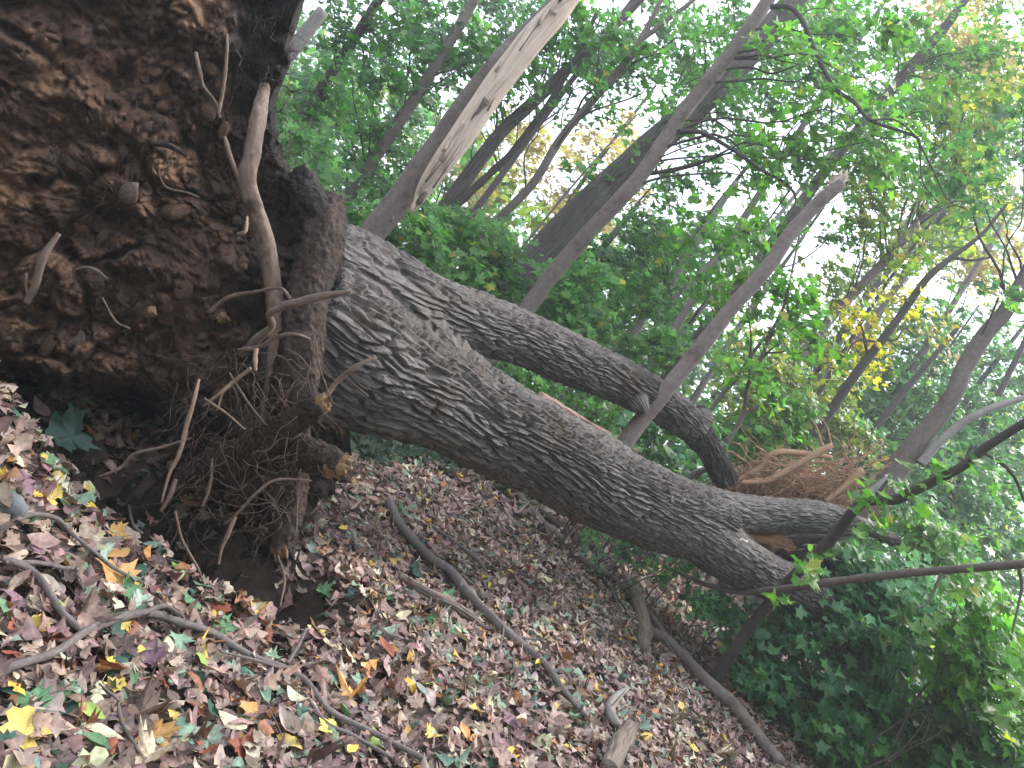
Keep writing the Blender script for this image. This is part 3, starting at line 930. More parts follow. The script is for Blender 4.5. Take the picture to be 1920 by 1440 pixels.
def on_plate(px, py, out=0.0):
    dx, dy = px - PC[0], py - PC[1]
    phi = math.atan2(dy, dx) % (2 * math.pi)
    i = int(phi / (2 * math.pi) * NA) % NA
    rn = min(math.hypot(dx, dy) / RB[i], 0.999)
    tq = rn ** (1 / 0.75)
    j = int(tq / 1.25 * (NR - 1))
    return D2[min(j, NR - 1), i] - out


# clods and stones stuck in the plate: shared meshes, each its own part
def lump(seed, sharp=True):
    rs = RS(seed)
    import bmesh
    bm = bmesh.new()
    bmesh.ops.create_icosphere(bm, subdivisions=2, radius=1.0)
    V = np.array([v.co[:] for v in bm.verts]); F = np.array([[v.index for v in f.verts] for f in bm.faces])
    bm.free()
    for i in range(9):
        n = rs.randn(3); n /= np.linalg.norm(n); h = 0.45 + 0.4 * rs.rand()
        d = V @ n
        V = np.where((d > h)[:, None], V - (d - h)[:, None] * n, V)
    V = V * (0.7 + 0.6 * rs.rand(3))
    V += 0.05 * rs.randn(*V.shape)
    return V, F


clod_me = []
for i in range(8):
    V, F = lump(100 + i)
    for mk in ('clod', 'stone'):
        clod_me.append(mesh(mk, V, F, M[mk], smooth=False))
rs = RS(77)
spots = [(385, 98, 0.035, 1), (245, 360, 0.035, 1), (270, 575, 0.05, 0), (410, 590, 0.042, 0), (135, 635, 0.04, 1), (455, 495, 0.04, 1), (505, 296, 0.022, 1), (345, 140, 0.02, 1),
         (330, 395, 0.04, 0), (390, 210, 0.03, 0), (560, 800, 0.035, 1), (90, 640, 0.05, 0), (345, 545, 0.05, 0), (300, 700, 0.04, 0)]
for i in range(190):
    px, py = 10 + 560 * rs.rand(), 10 + 760 * rs.rand()
    ph = math.atan2(py - PC[1], px - PC[0]) % (2 * math.pi)
    if math.hypot(px - PC[0], py - PC[1]) > 0.9 * RB[int(ph / 6.2832 * NA) % NA]: continue
    spots.append((px, py, 0.010 + 0.030 * rs.rand() ** 2, int(rs.rand() < 0.2)))
for px, py, r, st in spots:
    d = on_plate(px, py, r * 0.25)
    me = clod_me[2 * rs.randint(8) + st]
    o = link('stone' if st else 'soil_clod', me, soil_plate)
    p = pt(px, py, d) - np.array(oak.location)
    o.location = tuple(p)
    o.scale = tuple(r * (0.8 + 0.6 * rs.rand(3)))
    o.rotation_euler = tuple(rs.rand(3) * 6.28)


def wavy(P0, P1, r0, r1, rs, n=5, wob=0.12, sag=0.0):
    P0, P1 = np.array(P0, float), np.array(P1, float)
    L = np.linalg.norm(P1 - P0)
    out = []
    for i in range(n + 1):
        f = i / n
        p = P0 * (1 - f) + P1 * f
        if 0 < i:
            p = p + rs.randn(3) * L * wob * (0.5 + f) * 0.6
        p[2] -= sag * L * math.sin(f * math.pi)
        out.append([*p, r0 * (1 - f) + r1 * f])
    return np.array(out)


def mud(seed):
    def f(TH, SS, RR):
        a, b = np.cos(TH) * RR, np.sin(TH) * RR
        return RR * 0.10 * fbm(a * 9, b * 9, SS * 5, seed=seed + 1, octv=3, gain=.55) + 0.009 * fbm(a * 50, b * 50, SS * 42, seed=seed + 2, octv=3, gain=.7)
    return f


def knurl(seed):
    def f(TH, SS, RR):
        a, b = np.cos(TH) * RR, np.sin(TH) * RR
        ring = vnoise(SS * 30 + 2 * vnoise(a * 12, b * 12, SS * 6, seed=seed), a * 10, b * 10, seed=seed)
        return RR * (0.05 * ring + 0.07 * fbm(a * 20, b * 20, SS * 9, seed=seed + 1, octv=4, gain=.6))
    return f


def root(L, mat='root', n=60, m=16, rough=0.18, seed=1, label=None, parent=None, name='root'):
    big = mat in ('muddy', 'humus') and n >= 50
    V, F, bk = tube(rows(L), int(n * 1.3) if big else n, int(m * 1.4) if big else m, rough=rough, seed=seed, disp=mud(seed) if big else (knurl(seed) if n >= 200 else None))
    return part(name, V, F, M[mat], parent or oak, {'bk': bk}, label=label)


root([(496, 165, 22, 4.15), (488, 205, 27, 3.86), (480, 245, 30, 3.70), (472, 290, 32, 3.62), (462, 335, 34, 3.60), (474, 385, 32, 3.64), (497, 450, 33, 3.70), (513, 540, 34, 3.74), (520, 640, 37, 3.76), (512, 740, 40, 3.78), (500, 830, 36, 3.84)], 'root', 200, 40, 0.10, 3, 'long bare root running down the edge of the root plate')
root([(622, 380, 40, 4.30), (610, 440, 76, 3.98), (580, 540, 80, 3.82), (565, 640, 84, 3.76), (550, 730, 88, 3.76), (535, 810, 80, 3.82), (510, 880, 60, 3.9)], 'muddy', 180, 50, 0.14, 5, 'thick soil stained buttress root at the collar')
root([(560, 345, 60, 4.3), (592, 392, 74, 4.08), (618, 450, 66, 4.0), (618, 530, 50, 4.0), (600, 640, 50, 3.98)], 'humus', 90, 40, 0.35, 15, 'soil caked flare where root meets trunk')
root([(430, 870, 60, 3.8), (490, 830, 58, 3.68), (545, 795, 54, 3.56), (590, 762, 46, 3.48), (600, 752, 40, 3.46)], 'muddy', 70, 36, 0.18, 7, 'broken root stub with a torn tan end')
root([(520, 860, 56, 3.8), (565, 850, 62, 3.68), (605, 862, 60, 3.58), (640, 876, 52, 3.5), (648, 878, 46, 3.48)], 'muddy', 60, 36, 0.16, 9, 'short snapped root pointing at the litter')
root([(545, 860, 60, 3.92), (545, 940, 56, 3.86), (532, 1000, 46, 3.8), (526, 1030, 36, 3.78)], 'muddy', 70, 36, 0.2, 11, 'root hanging down into the pit with a frayed tip')
root([(350, 900, 60, 3.95), (430, 860, 66, 3.85), (500, 850, 60, 3.82)], 'muddy', 50, 30, 0.2, 21)
root([(430, 930, 34, 3.8), (500, 900, 40, 3.75), (560, 905, 44, 3.75)], 'muddy', 50, 24, 0.2, 22)
# broken ends
rs = RS(8)
for (px, py, d, dirp, cnt, ln, spread) in [(602, 760, 3.46, (1.0, -0.7), 26, 24, 17), (636, 876, 3.49, (1.0, 0.2), 40, 26, 24), (525, 1030, 3.77, (-0.05, 1), 34, 34, 15), (284, 585, 3.66, (0.2, 1), 14, 18, 9), (418, 598, 3.82, (0.6, 1), 18, 18, 10), (458, 500, 3.84, (0.0, 1), 14, 30, 6), (1015, 0, 0, 0, 0, 0, 0)]:
    if not cnt: continue
    ps = []
    c0 = pt(px, py, d); dv = pt(px + dirp[0] * 10, py + dirp[1] * 10, d - 0.01) - c0; dv /= np.linalg.norm(dv)
    R0 = spread * d / FPX * 0.9
    sx_ = np.cross(dv, [0, 1, 0]); sx_ /= np.linalg.norm(sx_); sy_ = np.cross(dv, sx_)
    ng, nr = 30, 9
    tg = np.linspace(0, 6.2832, ng, endpoint=False); rg = np.linspace(0.02, 1, nr)
    TG_, RG_ = np.meshgrid(tg, rg)
    QX, QY = RG_ * np.cos(TG_), RG_ * np.sin(TG_)
    QX = QX * 1.15; QY = QY * 0.8 * (1 + 0.25 * vnoise(QX * 2 + px, QY, seed=px))
    hz_ = R0 * (0.38 * (rs.rand(*QX.shape) - 0.4) * (RG_ < 0.95) + 0.35 * vnoise(QX * 3, QY * 3, seed=px + 3) + 0.3 * QX)
    Vc = c0 + QX[..., None] * sx_ * R0 + QY[..., None] * sy_ * R0 + (hz_ + 0.75 * R0)[..., None] * dv
    Vb = (c0 + QX[-1][:, None] * sx_ * R0 + QY[-1][:, None] * sy_ * R0 - dv * R0 * 1.0)[None]
    VV = np.concatenate([Vc, Vb]).reshape(-1, 3)
    ii = np.arange(ng * (nr + 1)).reshape(nr + 1, ng)
    FF = np.stack([ii[:-1], ii[1:], np.roll(ii[1:], -1, 1), np.roll(ii[:-1], -1, 1)], -1).reshape(-1, 4)
    ps.append((VV, [FF, np.array([tuple(ii[0, :3])])], np.concatenate([np.stack([QX * R0, QY * R0, hz_ * 4], -1).reshape(-1, 3), np.zeros((ng, 3))])))
    for i in range(cnt // 4):
        ox, oy = rs.randn(2) * spread * 0.35
        l = spread * 0.9 * (0.5 + 0.6 * rs.rand())
        A0 = pt(px + ox - dirp[0] * 4, py + oy - dirp[1] * 4, d)
        B0 = pt(px + ox + dirp[0] * l + 3 * rs.randn(), py + oy + dirp[1] * l + 3 * rs.randn(), d - 0.02)
        ps.append(shard(A0, B0, 0.012 + 0.01 * rs.rand(), 0.008, rs, 4))
    V, F, bk = join(ps)
    part('torn_wood', V, F, M['wood_tan'], oak, {'bk': bk}, smooth=False, label='frayed tan wood of a snapped root')

# thin named roots
thin = [
    ([(662, 548, 9, 3.45), (615, 552, 13, 3.44), (570, 562, 15, 3.42), (530, 572, 15, 3.42), (503, 588, 14, 3.46), (506, 612, 13, 3.5), (480, 640, 18, 3.56), (455, 662, 14, 3.62)], 'root', 'crooked root arching over the collar'),
    ([(542, 562, 7, 3.42), (520, 541, 6, 3.44), (480, 545, 7, 3.5), (430, 560, 8, 3.56), (395, 585, 8, 3.6)], 'root', None),
    ([(580, 635, 5, 3.44), (555, 622, 7, 3.43), (520, 632, 9, 3.46), (488, 652, 10, 3.5), (445, 655, 7, 3.54)], 'root', None),
    ([(482, 652, 8, 3.44), (478, 672, 9, 3.42), (480, 698, 6, 3.42)], 'roottan', 'short bright tan rootlet'),
    ([(371, 712, 5, 3.45), (362, 752, 8, 3.42), (348, 800, 9, 3.4), (335, 850, 8, 3.38), (318, 890, 6, 3.36), (305, 945, 4, 3.34)], 'roottan', 'long pale tan root hanging across the dark pit'),
    ([(470, 690, 6, 3.52), (435, 712, 7, 3.5), (415, 735, 7, 3.48), (380, 758, 5, 3.47)], 'roottan', None),
    ([(418, 738, 5, 3.5), (408, 765, 4, 3.48), (405, 770, 3, 3.48)], 'roottan', None),
    ([(360, 825, 4, 3.5), (300, 845, 6, 3.48), (250, 850, 6, 3.46), (225, 880, 7, 3.44), (185, 893, 5, 3.42)], 'root', None),
    ([(424, 62, 4, 3.62), (426, 100, 7, 3.6), (420, 150, 7, 3.6), (414, 215, 6, 3.62)], 'root', 'slender root against the dark upper soil'),
    ([(366, 98, 7, 3.6), (372, 135, 8, 3.58), (382, 162, 6, 3.6), (400, 190, 5, 3.62), (412, 222, 5, 3.64)], 'root', None),
    ([(420, 255, 6, 3.56), (428, 285, 10, 3.54), (440, 320, 9, 3.56), (450, 350, 6, 3.6)], 'root', None),
    ([(290, 272, 8, 3.52), (320, 275, 12, 3.5), (350, 295, 9, 3.55)], 'muddy', None),
    ([(298, 325, 3, 3.5), (312, 350, 4, 3.5), (345, 362, 4, 3.52), (375, 368, 3, 3.56)], 'root', None),
    ([(110, 440, 9, 3.4), (80, 480, 15, 3.38), (68, 530, 15, 3.38), (55, 565, 12, 3.42)], 'root', 'stubby reddish root poking out of the left soil'),
    ([(48, 510, 5, 3.4), (50, 540, 5, 3.4), (55, 562, 4, 3.42)], 'root', None),
    ([(466, 405, 5, 3.6), (462, 430, 7, 3.55), (445, 440, 6, 3.54)], 'roottan', None),
    ([(140, 505, 5, 3.45), (160, 500, 6, 3.44), (185, 508, 6, 3.44), (200, 522, 4, 3.47)], 'root', None),
    ([(190, 560, 3, 3.42), (215, 600, 4, 3.42), (240, 615, 3, 3.44)], 'root', None),
    ([(708, 667, 8, 3.78), (670, 690, 11, 3.74), (640, 715, 10, 3.72), (610, 745, 9, 3.74)], 'root', 'short twig like root across the trunk base'),
    ([(430, 700, 4, 3.5), (470, 760, 4, 3.5), (500, 800, 3, 3.5)], 'root', None),
    ([(385, 745, 4, 3.46), (420, 775, 4, 3.45), (465, 805, 3, 3.45)], 'roottan', None),
    ([(585, 898, 4, 3.45), (520, 902, 5, 3.42), (480, 930, 6, 3.4), (440, 965, 5, 3.42), (420, 980, 3, 3.45)], 'root', None),
    ([(400, 860, 5, 3.5), (395, 910, 6, 3.48), (380, 950, 5, 3.46)], 'root', None),
    ([(330, 898, 8, 3.4), (318, 930, 9, 3.38), (300, 960, 6, 3.38)], 'root', None),
    ([(440, 970, 9, 3.5), (428, 1000, 9, 3.46), (415, 1030, 6, 3.44), (412, 1055, 4, 3.43)], 'root', None),
    ([(325, 960, 5, 3.2), (340, 1010, 5, 3.2), (370, 1060, 5, 3.2), (384, 1090, 3, 3.22)], 'root', None),
    ([(590, 640, 3, 3.42), (600, 690, 3, 3.42), (625, 760, 2, 3.5)], 'root', None),
    ([(560, 880, 3, 3.5), (562, 930, 3, 3.5), (556, 1000, 3, 3.5)], 'root', None),
    ([(630, 700, 4, 4.0), (660, 720, 3, 3.9), (690, 740, 2, 3.88)], 'root', None),
    ([(525, 1040, 4, 3.7), (530, 1090, 5, 3.6), (527, 1140, 3, 3.5)], 'root', None),
]
for i, (L, mt, lb) in enumerate(thin):
    rs = RS(300 + i)
    L2 = [(a + 2 * rs.randn(), b + 2 * rs.randn(), w, d + 0.012 * rs.randn()) for a, b, w, d in L]
    root(L2, mt, 40, 8, 0.2, 30 + i, lb)

# the hair of fine roots
rs = RS(14)
hair = []


def rootlet(px, py, d, ang, ln, w, rs, depthv=0.12, wob=0.35, n=10):
    L = []
    x, y, a = px, py, ang
    for i in range(n + 1):
        f = i / n
        L.append((x, y, w * (1 - 0.6 * f), d + depthv * (rs.rand() - 0.6) * f))
        a = ang + 0.72 * (a - ang) + wob * rs.randn()
        x += math.cos(a) * ln / n; y += math.sin(a) * ln / n
    return rows(L)


for i in range(620):
    if i < 150:      # beard under and in front of the pit
        px, py = 300 + 300 * rs.rand(), 640 + 380 * rs.rand()
        if py < 640 + (600 - px) * 0.25: continue
        ang = math.radians(rs.choice([115, 60, 90, 160, 20]) + 30 * rs.randn()); ln = 40 + 140 * rs.rand(); d = 3.62 + 0.1 * rs.randn()
    elif i < 500:     # on the face
        px, py = 20 + 540 * rs.rand(), 20 + 680 * rs.rand()
        ang = rs.rand() * 6.28; ln = 20 + 70 * rs.rand(); d = on_plate(px, py, 0.03)
    else:             # rim at the right
        py = 20 + 420 * rs.rand(); px = 515 + 25 * rs.randn()
        ang = rs.rand() * 6.28; ln = 20 + 50 * rs.rand(); d = on_plate(min(px, 520), py, 0.05)
    w = rs.choice([1.0, 1.5, 2.2, 3.2], p=[.5, .3, .14, .06])
    R = rootlet(px, py, d, ang, ln, w, rs, wob=0.42)
    hair.append(tube(R, 20, 3))
    if w > 1.7:
        for b in range(rs.randint(1, 4)):
            q = R[rs.randint(1, 5)]
            uu = q[0] / q[1] * FPX; vv = (q[2] - CAMZ) / q[1] * FPX
            bx, by = 960 + uu * CR + vv * SR, 720 + uu * SR - vv * CR
            hair.append(tube(rootlet(bx, by, q[1], ang + rs.choice([-1, 1]) * (0.5 + rs.rand() * .6), ln * 0.5, w * 0.5, rs, n=6), 9, 3))
V, F, A = join(hair)
part('root_hairs', V, F, M['rootdark'], oak, {'bk': A}, kind='stuff', label='tangle of fine roots hanging from the root plate')
hair = []
for i in range(110):
    px, py = 330 + 270 * rs.rand(), 650 + 330 * rs.rand()
    ang = math.radians(110 + 45 * rs.randn()); ln = 50 + 120 * rs.rand()
    hair.append(tube(rootlet(px, py, 3.52 + 0.08 * rs.randn(), ang, ln, 1.0 + 1.2 * rs.rand(), rs), 20, 3))
V, F, A = join(hair)
part('root_hairs', V, F, M['root'], oak, {'bk': A}, kind='stuff', label='paler fine roots in front of the dark pit')
# loose soil crumbs at the foot of the plate
rs = RS(15)
cr = []
lv = [lump(200 + i) for i in range(6)]
for i in range(2400):
    f = rs.rand()
    x = PIT_A[0] * (1 - f) + PIT_B[0] * f + 0.28 * rs.randn() + 0.15; y = PIT_A[1] * (1 - f) + PIT_B[1] * f - 0.3 + 0.22 * rs.randn()
    r = 0.004 + 0.02 * rs.rand() ** 3
    V, F = lv[rs.randint(6)]
    if r < 0.011:
        V2 = V[:12]; F2 = np.array([(0, 1, 2), (0, 2, 3), (0, 3, 4), (0, 4, 5), (0, 5, 1), (1, 6, 2), (2, 7, 3), (3, 8, 4), (4, 9, 5), (5, 10, 1), (11, 7, 6), (11, 8, 7), (11, 9, 8), (11, 10, 9), (11, 6, 10), (6, 7, 2), (7, 8, 3), (8, 9, 4), (9, 10, 5), (10, 6, 1)])
    else:
        V2, F2 = V, F
    a = rs.rand() * 6.28
    Rm = np.array([[math.cos(a), -math.sin(a), 0], [math.sin(a), math.cos(a), 0], [0, 0, 1]])
    P = (V2 * r) @ Rm + np.array([x, y, float(ground_z(x, y)) + 0.01])
    cr.append((P, [F2], np.zeros_like(P)))
V, F, A = join(cr)
single('soil_crumbs', V, F, M['topsoil'], 'loose dark soil crumbs spilled at the foot of the root plate', 'loose soil', None, smooth=False, kind='stuff')
# dark soil apron on the near lip of the pit
nx, ny = 170, 60
fx = np.linspace(-0.1, 0.93, nx); fy = np.linspace(-1, 1, ny)
FX, FY = np.meshgrid(fx, fy)
ax_ = PIT_A[0] * (1 - FX) + PIT_B[0] * FX
ay_ = PIT_A[1] * (1 - FX) + PIT_B[1] * FX + FY * (0.50 + 0.08 * vnoise(FX * 9, FY * 0 + 3, seed=5))
edge = np.clip(1 - np.maximum(np.abs(FY), np.abs((FX - 0.42) / 0.52)) ** 6, 0, 1)
az_ = ground_z(ax_, ay_) - 0.03 + 0.055 * edge * (1 + 1.5 * fbm(ax_ * 15, ay_ * 15, seed=61, octv=4, gain=.6))
idx = np.arange(nx * ny).reshape(ny, nx)
F = np.stack([idx[:-1, :-1], idx[:-1, 1:], idx[1:, 1:], idx[1:, :-1]], -1).reshape(-1, 4)
link('bare_soil', mesh('bare_soil', np.stack([ax_, ay_, az_], -1).reshape(-1, 3), F, M['topsoil']), kind='structure')

# ------------------------------------------------------------------ second uprooted plate (far, orange roots)
c2 = pt(1490, 950, 8.9)
up2 = thing('uprooted_stump', 'distant upturned mass of orange roots and clay behind the split limb', 'uprooted stump', (c2[0], c2[1], float(ground_z(c2[0], c2[1]))))
rs = RS(41)
import bmesh
bm = bmesh.new(); bmesh.ops.create_icosphere(bm, subdivisions=5, radius=1.0)
V = np.array([v.co[:] for v in bm.verts]); F = np.array([[v.index for v in f.verts] for f in bm.faces]); bm.free()
ax_r = np.array([CR, 0, -SR * -1]); axr = (pt(1600, 720, 9) - pt(960, 720, 9)); axr /= np.linalg.norm(axr)
axu = (pt(960, 300, 9) - pt(960, 720, 9)); axu /= np.linalg.norm(axu)
rad = 1 + 0.25 * fbm(V[:, 0] * 2.5, V[:, 1] * 2.5, V[:, 2] * 2.5, seed=3, octv=5, gain=.55)
V = V * rad[:, None]
V2 = pt(1475, 965, 9.0) + V[:, 0:1] * axr * 0.72 + V[:, 2:3] * axu * 0.40 + V[:, 1:2] * np.array([0, 0.5, 0])
part('soil_mass', V2, F, M['redsoil'], up2, {'bk': V})
for i in range(95):
    px, py = 1350 + 250 * rs.rand(), 870 + 80 * rs.rand()
    ang = math.radians(rs.choice([-25, 155, 190, 40, -20, 20]) + 18 * rs.randn())
    w = rs.choice([2.2, 3.6, 5.5, 9], p=[.5, .3, .15, .05]); ln = 50 + 110 * rs.rand()
    py2 = py - 10 * math.sin((px - 1350) / 250 * 3.14)
    R = rootlet(px, py2, 8.55 + 0.15 * rs.randn(), ang, ln, w, rs, wob=0.3)
    V, F, bk = tube(R, 18, 6, rough=0.15, seed=i)
    part('root', V, F, M['orange_root'], up2, {'bk': bk})
for L in ([(1300, 925, 6, 8.4), (1370, 905, 10, 8.4), (1420, 880, 12, 8.4), (1450, 850, 12, 8.4), (1500, 850, 12, 8.4), (1560, 858, 8, 8.4)],
          [(1390, 905, 8, 8.3), (1440, 900, 12, 8.3), (1500, 868, 13, 8.3), (1540, 845, 14, 8.3), (1560, 835, 10, 8.3)],
          [(1548, 940, 8, 8.3), (1580, 915, 11, 8.3), (1612, 885, 18, 8.3), (1618, 880, 8, 8.3)],
          [(1540, 830, 5, 8.4), (1530, 800, 4, 8.4), (1520, 785, 3, 8.4)], [(1560, 840, 5, 8.4), (1550, 800, 3, 8.4), (1535, 780, 2, 8.4)]):
    root(L, 'orange_root', 50, 10, 0.15, 5, None, up2)
hair = []
for i in range(520):
    px, py = 1350 + 260 * rs.rand(), 862 + 95 * rs.rand()
    hair.append(tube(rootlet(px, py, 8.5 + 0.15 * rs.randn(), math.radians(rs.choice([-20, 100, 160]) + 30 * rs.randn()), 30 + 60 * rs.rand(), 1.5 + 1.5 * rs.rand(), rs), 9, 3))
V, F, A = join(hair)
part('root_hairs', V, F, M['orange_root'], up2, {'bk': A}, kind='stuff')


# ------------------------------------------------------------------ standing trees
def limbs_to(stem_rows, centers, rs, frac=0.35, r0=0.012, maxn=26):
    """thin branches from the stem towards some spray centres"""
    res = []
    if len(centers) == 0: return None
    S = catmull(stem_rows, 40)
    pick_ = rs.permutation(len(centers))[:min(maxn, int(len(centers) * frac) + 1)]
    for i in pick_:
        c = centers[i]
        d = np.linalg.norm(S[:, :3] - c, axis=1)
        j = int(np.clip(np.argmin(d) - rs.randint(2, 10), 0, 39))
        a = S[j, :3]
        r = min(r0 * (0.7 + rs.rand()), S[j, 3] * 0.6)
        R = wavy(a, c, r, 0.003, rs, 5, 0.07, sag=-0.08)
        R[0, :3] = a
        res.append(tube(R, 14, 5, rough=0.1))
    return join(res)


TREE_W = 0.74


def make_tree(name, label, cat, stems, mat, blobs, d, pal, dens=10.0, per=28, sr=0.34, lsize=0.125, seed=0, group=None, tpl='tiny', n=90, m=26, rough=0.06, face=(0, -1, 0), fw=0.25, snag=None, depth=1.2, limbn=22, knots=True, mats=None, hung=True):
    rs = RS(seed * 7 + 11)
    stems = [[(a, b, w * (TREE_W if hung else 0.84), d_) for a, b, w, d_ in st] for st in stems]
    S0 = rows(stems[0])
    b0 = S0[0, :3].copy()
    gz = float(ground_z(b0[0], b0[1]))
    if hung and b0[2] > gz - 0.05:      # carry the trunk down to the earth
        drop = b0[2] - gz + 0.1
        dirn = S0[1, :3] - S0[0, :3]; dirn /= max(dirn[2], 0.2 * np.linalg.norm(dirn)); dirn[:2] = np.clip(dirn[:2], -.35, .35)
        foot = b0 - dirn / max(dirn[2], 0.3) * drop
        foot[2] = gz - 0.1
        S0 = np.vstack([[*foot, S0[0, 3] * 1.25], S0])
        gz = float(ground_z(foot[0], foot[1])); b0 = foot
    root_ = thing(name, label, cat, (b0[0], b0[1], gz), group)
    V, F, bk = tube(S0, n, m, rough=rough, seed=seed, warp=0.3)
    part('trunk', V, F, M[mat], root_, {'bk': bk})
    for i, st in enumerate(stems[1:]):
        R = rows(st)
        V, F, bk = tube(R, 60, 12, rough=0.12, seed=seed + i)
        part('branch', V, F, M[(mats or {}).get(i, mat)], root_, {'bk': bk})
    if knots:
        Sx = catmull(S0, 60)
        for i in range(3):
            j = rs.randint(10, 55); c = Sx[j]
            dv = rs.randn(3); dv[1] = -abs(dv[1]); dv /= np.linalg.norm(dv)
            R = [[*(c[:3] + dv * c[3] * 0.6), c[3] * 0.42], [*(c[:3] + dv * c[3] * 0.96), c[3] * 0.30], [*(c[:3] + dv * c[3] * 1.07), c[3] * 0.10]]
            V, F, bk = tube(R, 8, 10, rough=0.3, seed=i)
            part('knot', V, F, M[mat], root_, {'bk': bk})
    if blobs:
        C = blob_centers(blobs, d, rs, dens, depth)
        tr = spray_leaves(C, rs, per, sr, lsize, pal, tpl, face=face, fw=fw)
        part('crown', tr[0], tr[1], M['foliage'], root_, {'col': tr[2]}, smooth=False)
        lb = limbs_to(S0, C, rs, maxn=limbn)
        if lb is not None:
            part('twigs', lb[0], lb[1], M['dark'], root_, {'bk': lb[2]}, kind='stuff')
    return root_


def W(L, d, d2=None):
    """give every (px,py,w) a depth"""
    d2 = d if d2 is None else d2
    k = len(L) - 1
    return [(a, b, w, d + (d2 - d) * i / max(k, 1)) for i, (a, b, w) in enumerate(L)]


TG = 'trees standing in the wood behind the fallen trunk'
make_tree('dead_snag', 'pale broken trunk top just above the upper rim of the root plate', 'dead tree', [W([(400, 260, 38), (470, 180, 38), (555, 85, 36), (606, 20, 32)], 9)], 'grey', None, 9, None, seed=1, n=60)
make_tree('maple_tree', 'thin trunk half hidden in leaves just right of the root plate top', 'tree', [W([(520, 300, 30), (600, 170, 28), (660, 80, 26), (710, 0, 24), (780, -110, 20)], 11.5)], 'dark', [(640, 90, 90), (610, 200, 60), (720, 50, 90), (560, 260, 50)], 11.5, G_DEEP, seed=2, group=TG)
make_tree('maple_tree', 'slim grey trunk left of the splintered trunk', 'tree', [W([(600, 445, 34), (645, 380, 32), (700, 300, 31), (770, 197, 29), (830, 100, 27), (885, 8, 25), (950, -110, 20)], 10.2)], 'smooth', [(700, 150, 90), (760, 340, 60), (830, 50, 90), (660, 300, 60), (900, 110, 50)], 10.2, G_DEEP, seed=3, group=TG)
snag = make_tree('splintered_tree', 'storm snapped trunk with a long strip of bare split wood', 'broken tree', [W([(625, 530, 72), (718, 412, 70), (765, 352, 70), (808, 298, 70), (867, 213, 70), (926, 137, 66), (986, 68, 56), (1040, 12, 44), (1085, -40, 30)], 8.2)], 'smooth', None, 8.2, None, seed=4, n=160, m=40, rough=0.10)
rs = RS(91)
AX = rows(W([(772, 396, 6), (797, 352, 30), (830, 304, 40), (864, 256, 44), (892, 214, 46), (938, 148, 48), (992, 78, 50), (1048, 16, 42), (1095, -34, 16)], 8.02))
# a slab of bare wood set into the right side of the stem
S = catmull(AX, 120)
T_, N_, B_ = frames(S[:, :3])
nn_, mm_ = 120, 22
th = np.linspace(0, 2 * math.pi, mm_, endpoint=False)
TH, SS = np.meshgrid(th, np.arange(nn_))
fib = 1 + 0.16 * vnoise(np.cos(TH) * 9, np.sin(TH) * 9, SS * 0.03, seed=5) + 0.10 * vnoise(np.cos(TH) * 20, np.sin(TH) * 20, SS * 0.05, seed=6)
shift = (pt(960 + 1, 720 + 1, 8.1) - pt(960, 720, 8.1))
Vw = S[:, None, :3] + shift + (np.cos(TH)[..., None] * N_[:, None] * 0.75 + np.sin(TH)[..., None] * B_[:, None]) * (S[:, 3][:, None] * fib)[..., None]
idx = np.arange(nn_ * mm_).reshape(nn_, mm_)
Fw = np.stack([idx[:-1], np.roll(idx[:-1], -1, 1), np.roll(idx[1:], -1, 1), idx[1:]], -1).reshape(-1, 4)
part('split_wood', Vw.reshape(-1, 3), Fw, M['wood'], snag, {'bk': np.stack([np.cos(TH) * .12, np.sin(TH) * .12, SS * 0.03], -1).reshape(-1, 3)}, smooth=False, label='long pale strip of bare splintered wood')
for i in range(34):
    f = rs.rand(); c = catmull(AX, 50)[int(f * 49)]
    dirv = (S[min(int(f * 119) + 6, 119), :3] - S[max(int(f * 119) - 6, 0), :3]); dirv /= np.linalg.norm(dirv)
    p0 = c[:3] + shift * (0.3 + 1.2 * rs.rand()) + rs.randn(3) * 0.03 - np.array([0, 0.08, 0])
    V, F, bk = shard(p0, p0 + dirv * (0.15 + 0.45 * rs.rand()) * (1 if rs.rand() < 0.7 else -1) + rs.randn(3) * 0.03, 0.02 + 0.04 * rs.rand(), 0.012, rs)
    part('splinter', V, F, M['wood'] if rs.rand() < 0.75 else M['smooth'], snag, {'bk': bk}, smooth=False)
make_tree('forked_tree', 'dark forked trunk right of the splintered trunk', 'tree', [W([(745, 520, 52), (783, 466, 50), (840, 383, 42), (907, 290, 36), (947, 240, 33), (1017, 176, 30), (1055, 138, 28), (1100, 100, 26), (1157, 43, 24), (1200, 0, 20), (1280, -90, 16)], 11),
    W([(855, 385, 22), (907, 337, 20), (953, 293, 18), (990, 247, 17), (1027, 197, 16), (1050, 160, 15), (1090, 90, 12), (1120, 20, 10)], 10.8)], 'oak_far', [(900, 40, 80), (1000, 50, 70), (850, 170, 60), (960, 180, 45), (840, 450, 50), (1100, 20, 60)], 11, G_DEEP, seed=5, group=TG, mats={0: 'dark'})
make_tree('slender_tree', 'slender curving trunk between the forked dark trunk and the big leaning trunk', 'tree', [W([(855, 525, 22), (890, 473, 22), (933, 413, 22), (1000, 343, 21), (1053, 257, 21), (1107, 193, 20), (1180, 110, 20), (1200, 77, 18), (1220, 40, 13), (1240, 0, 11), (1280, -70, 8)], 10.4),
    W([(1200, 77, 14), (1257, 33, 12), (1300, 0, 10), (1360, -60, 7)], 10.4)], 'smooth', [(1130, 40, 80), (1020, 140, 45), (1250, 90, 70), (1170, 190, 45), (1330, 30, 50)], 10.4, G_MID, seed=6, group=TG)
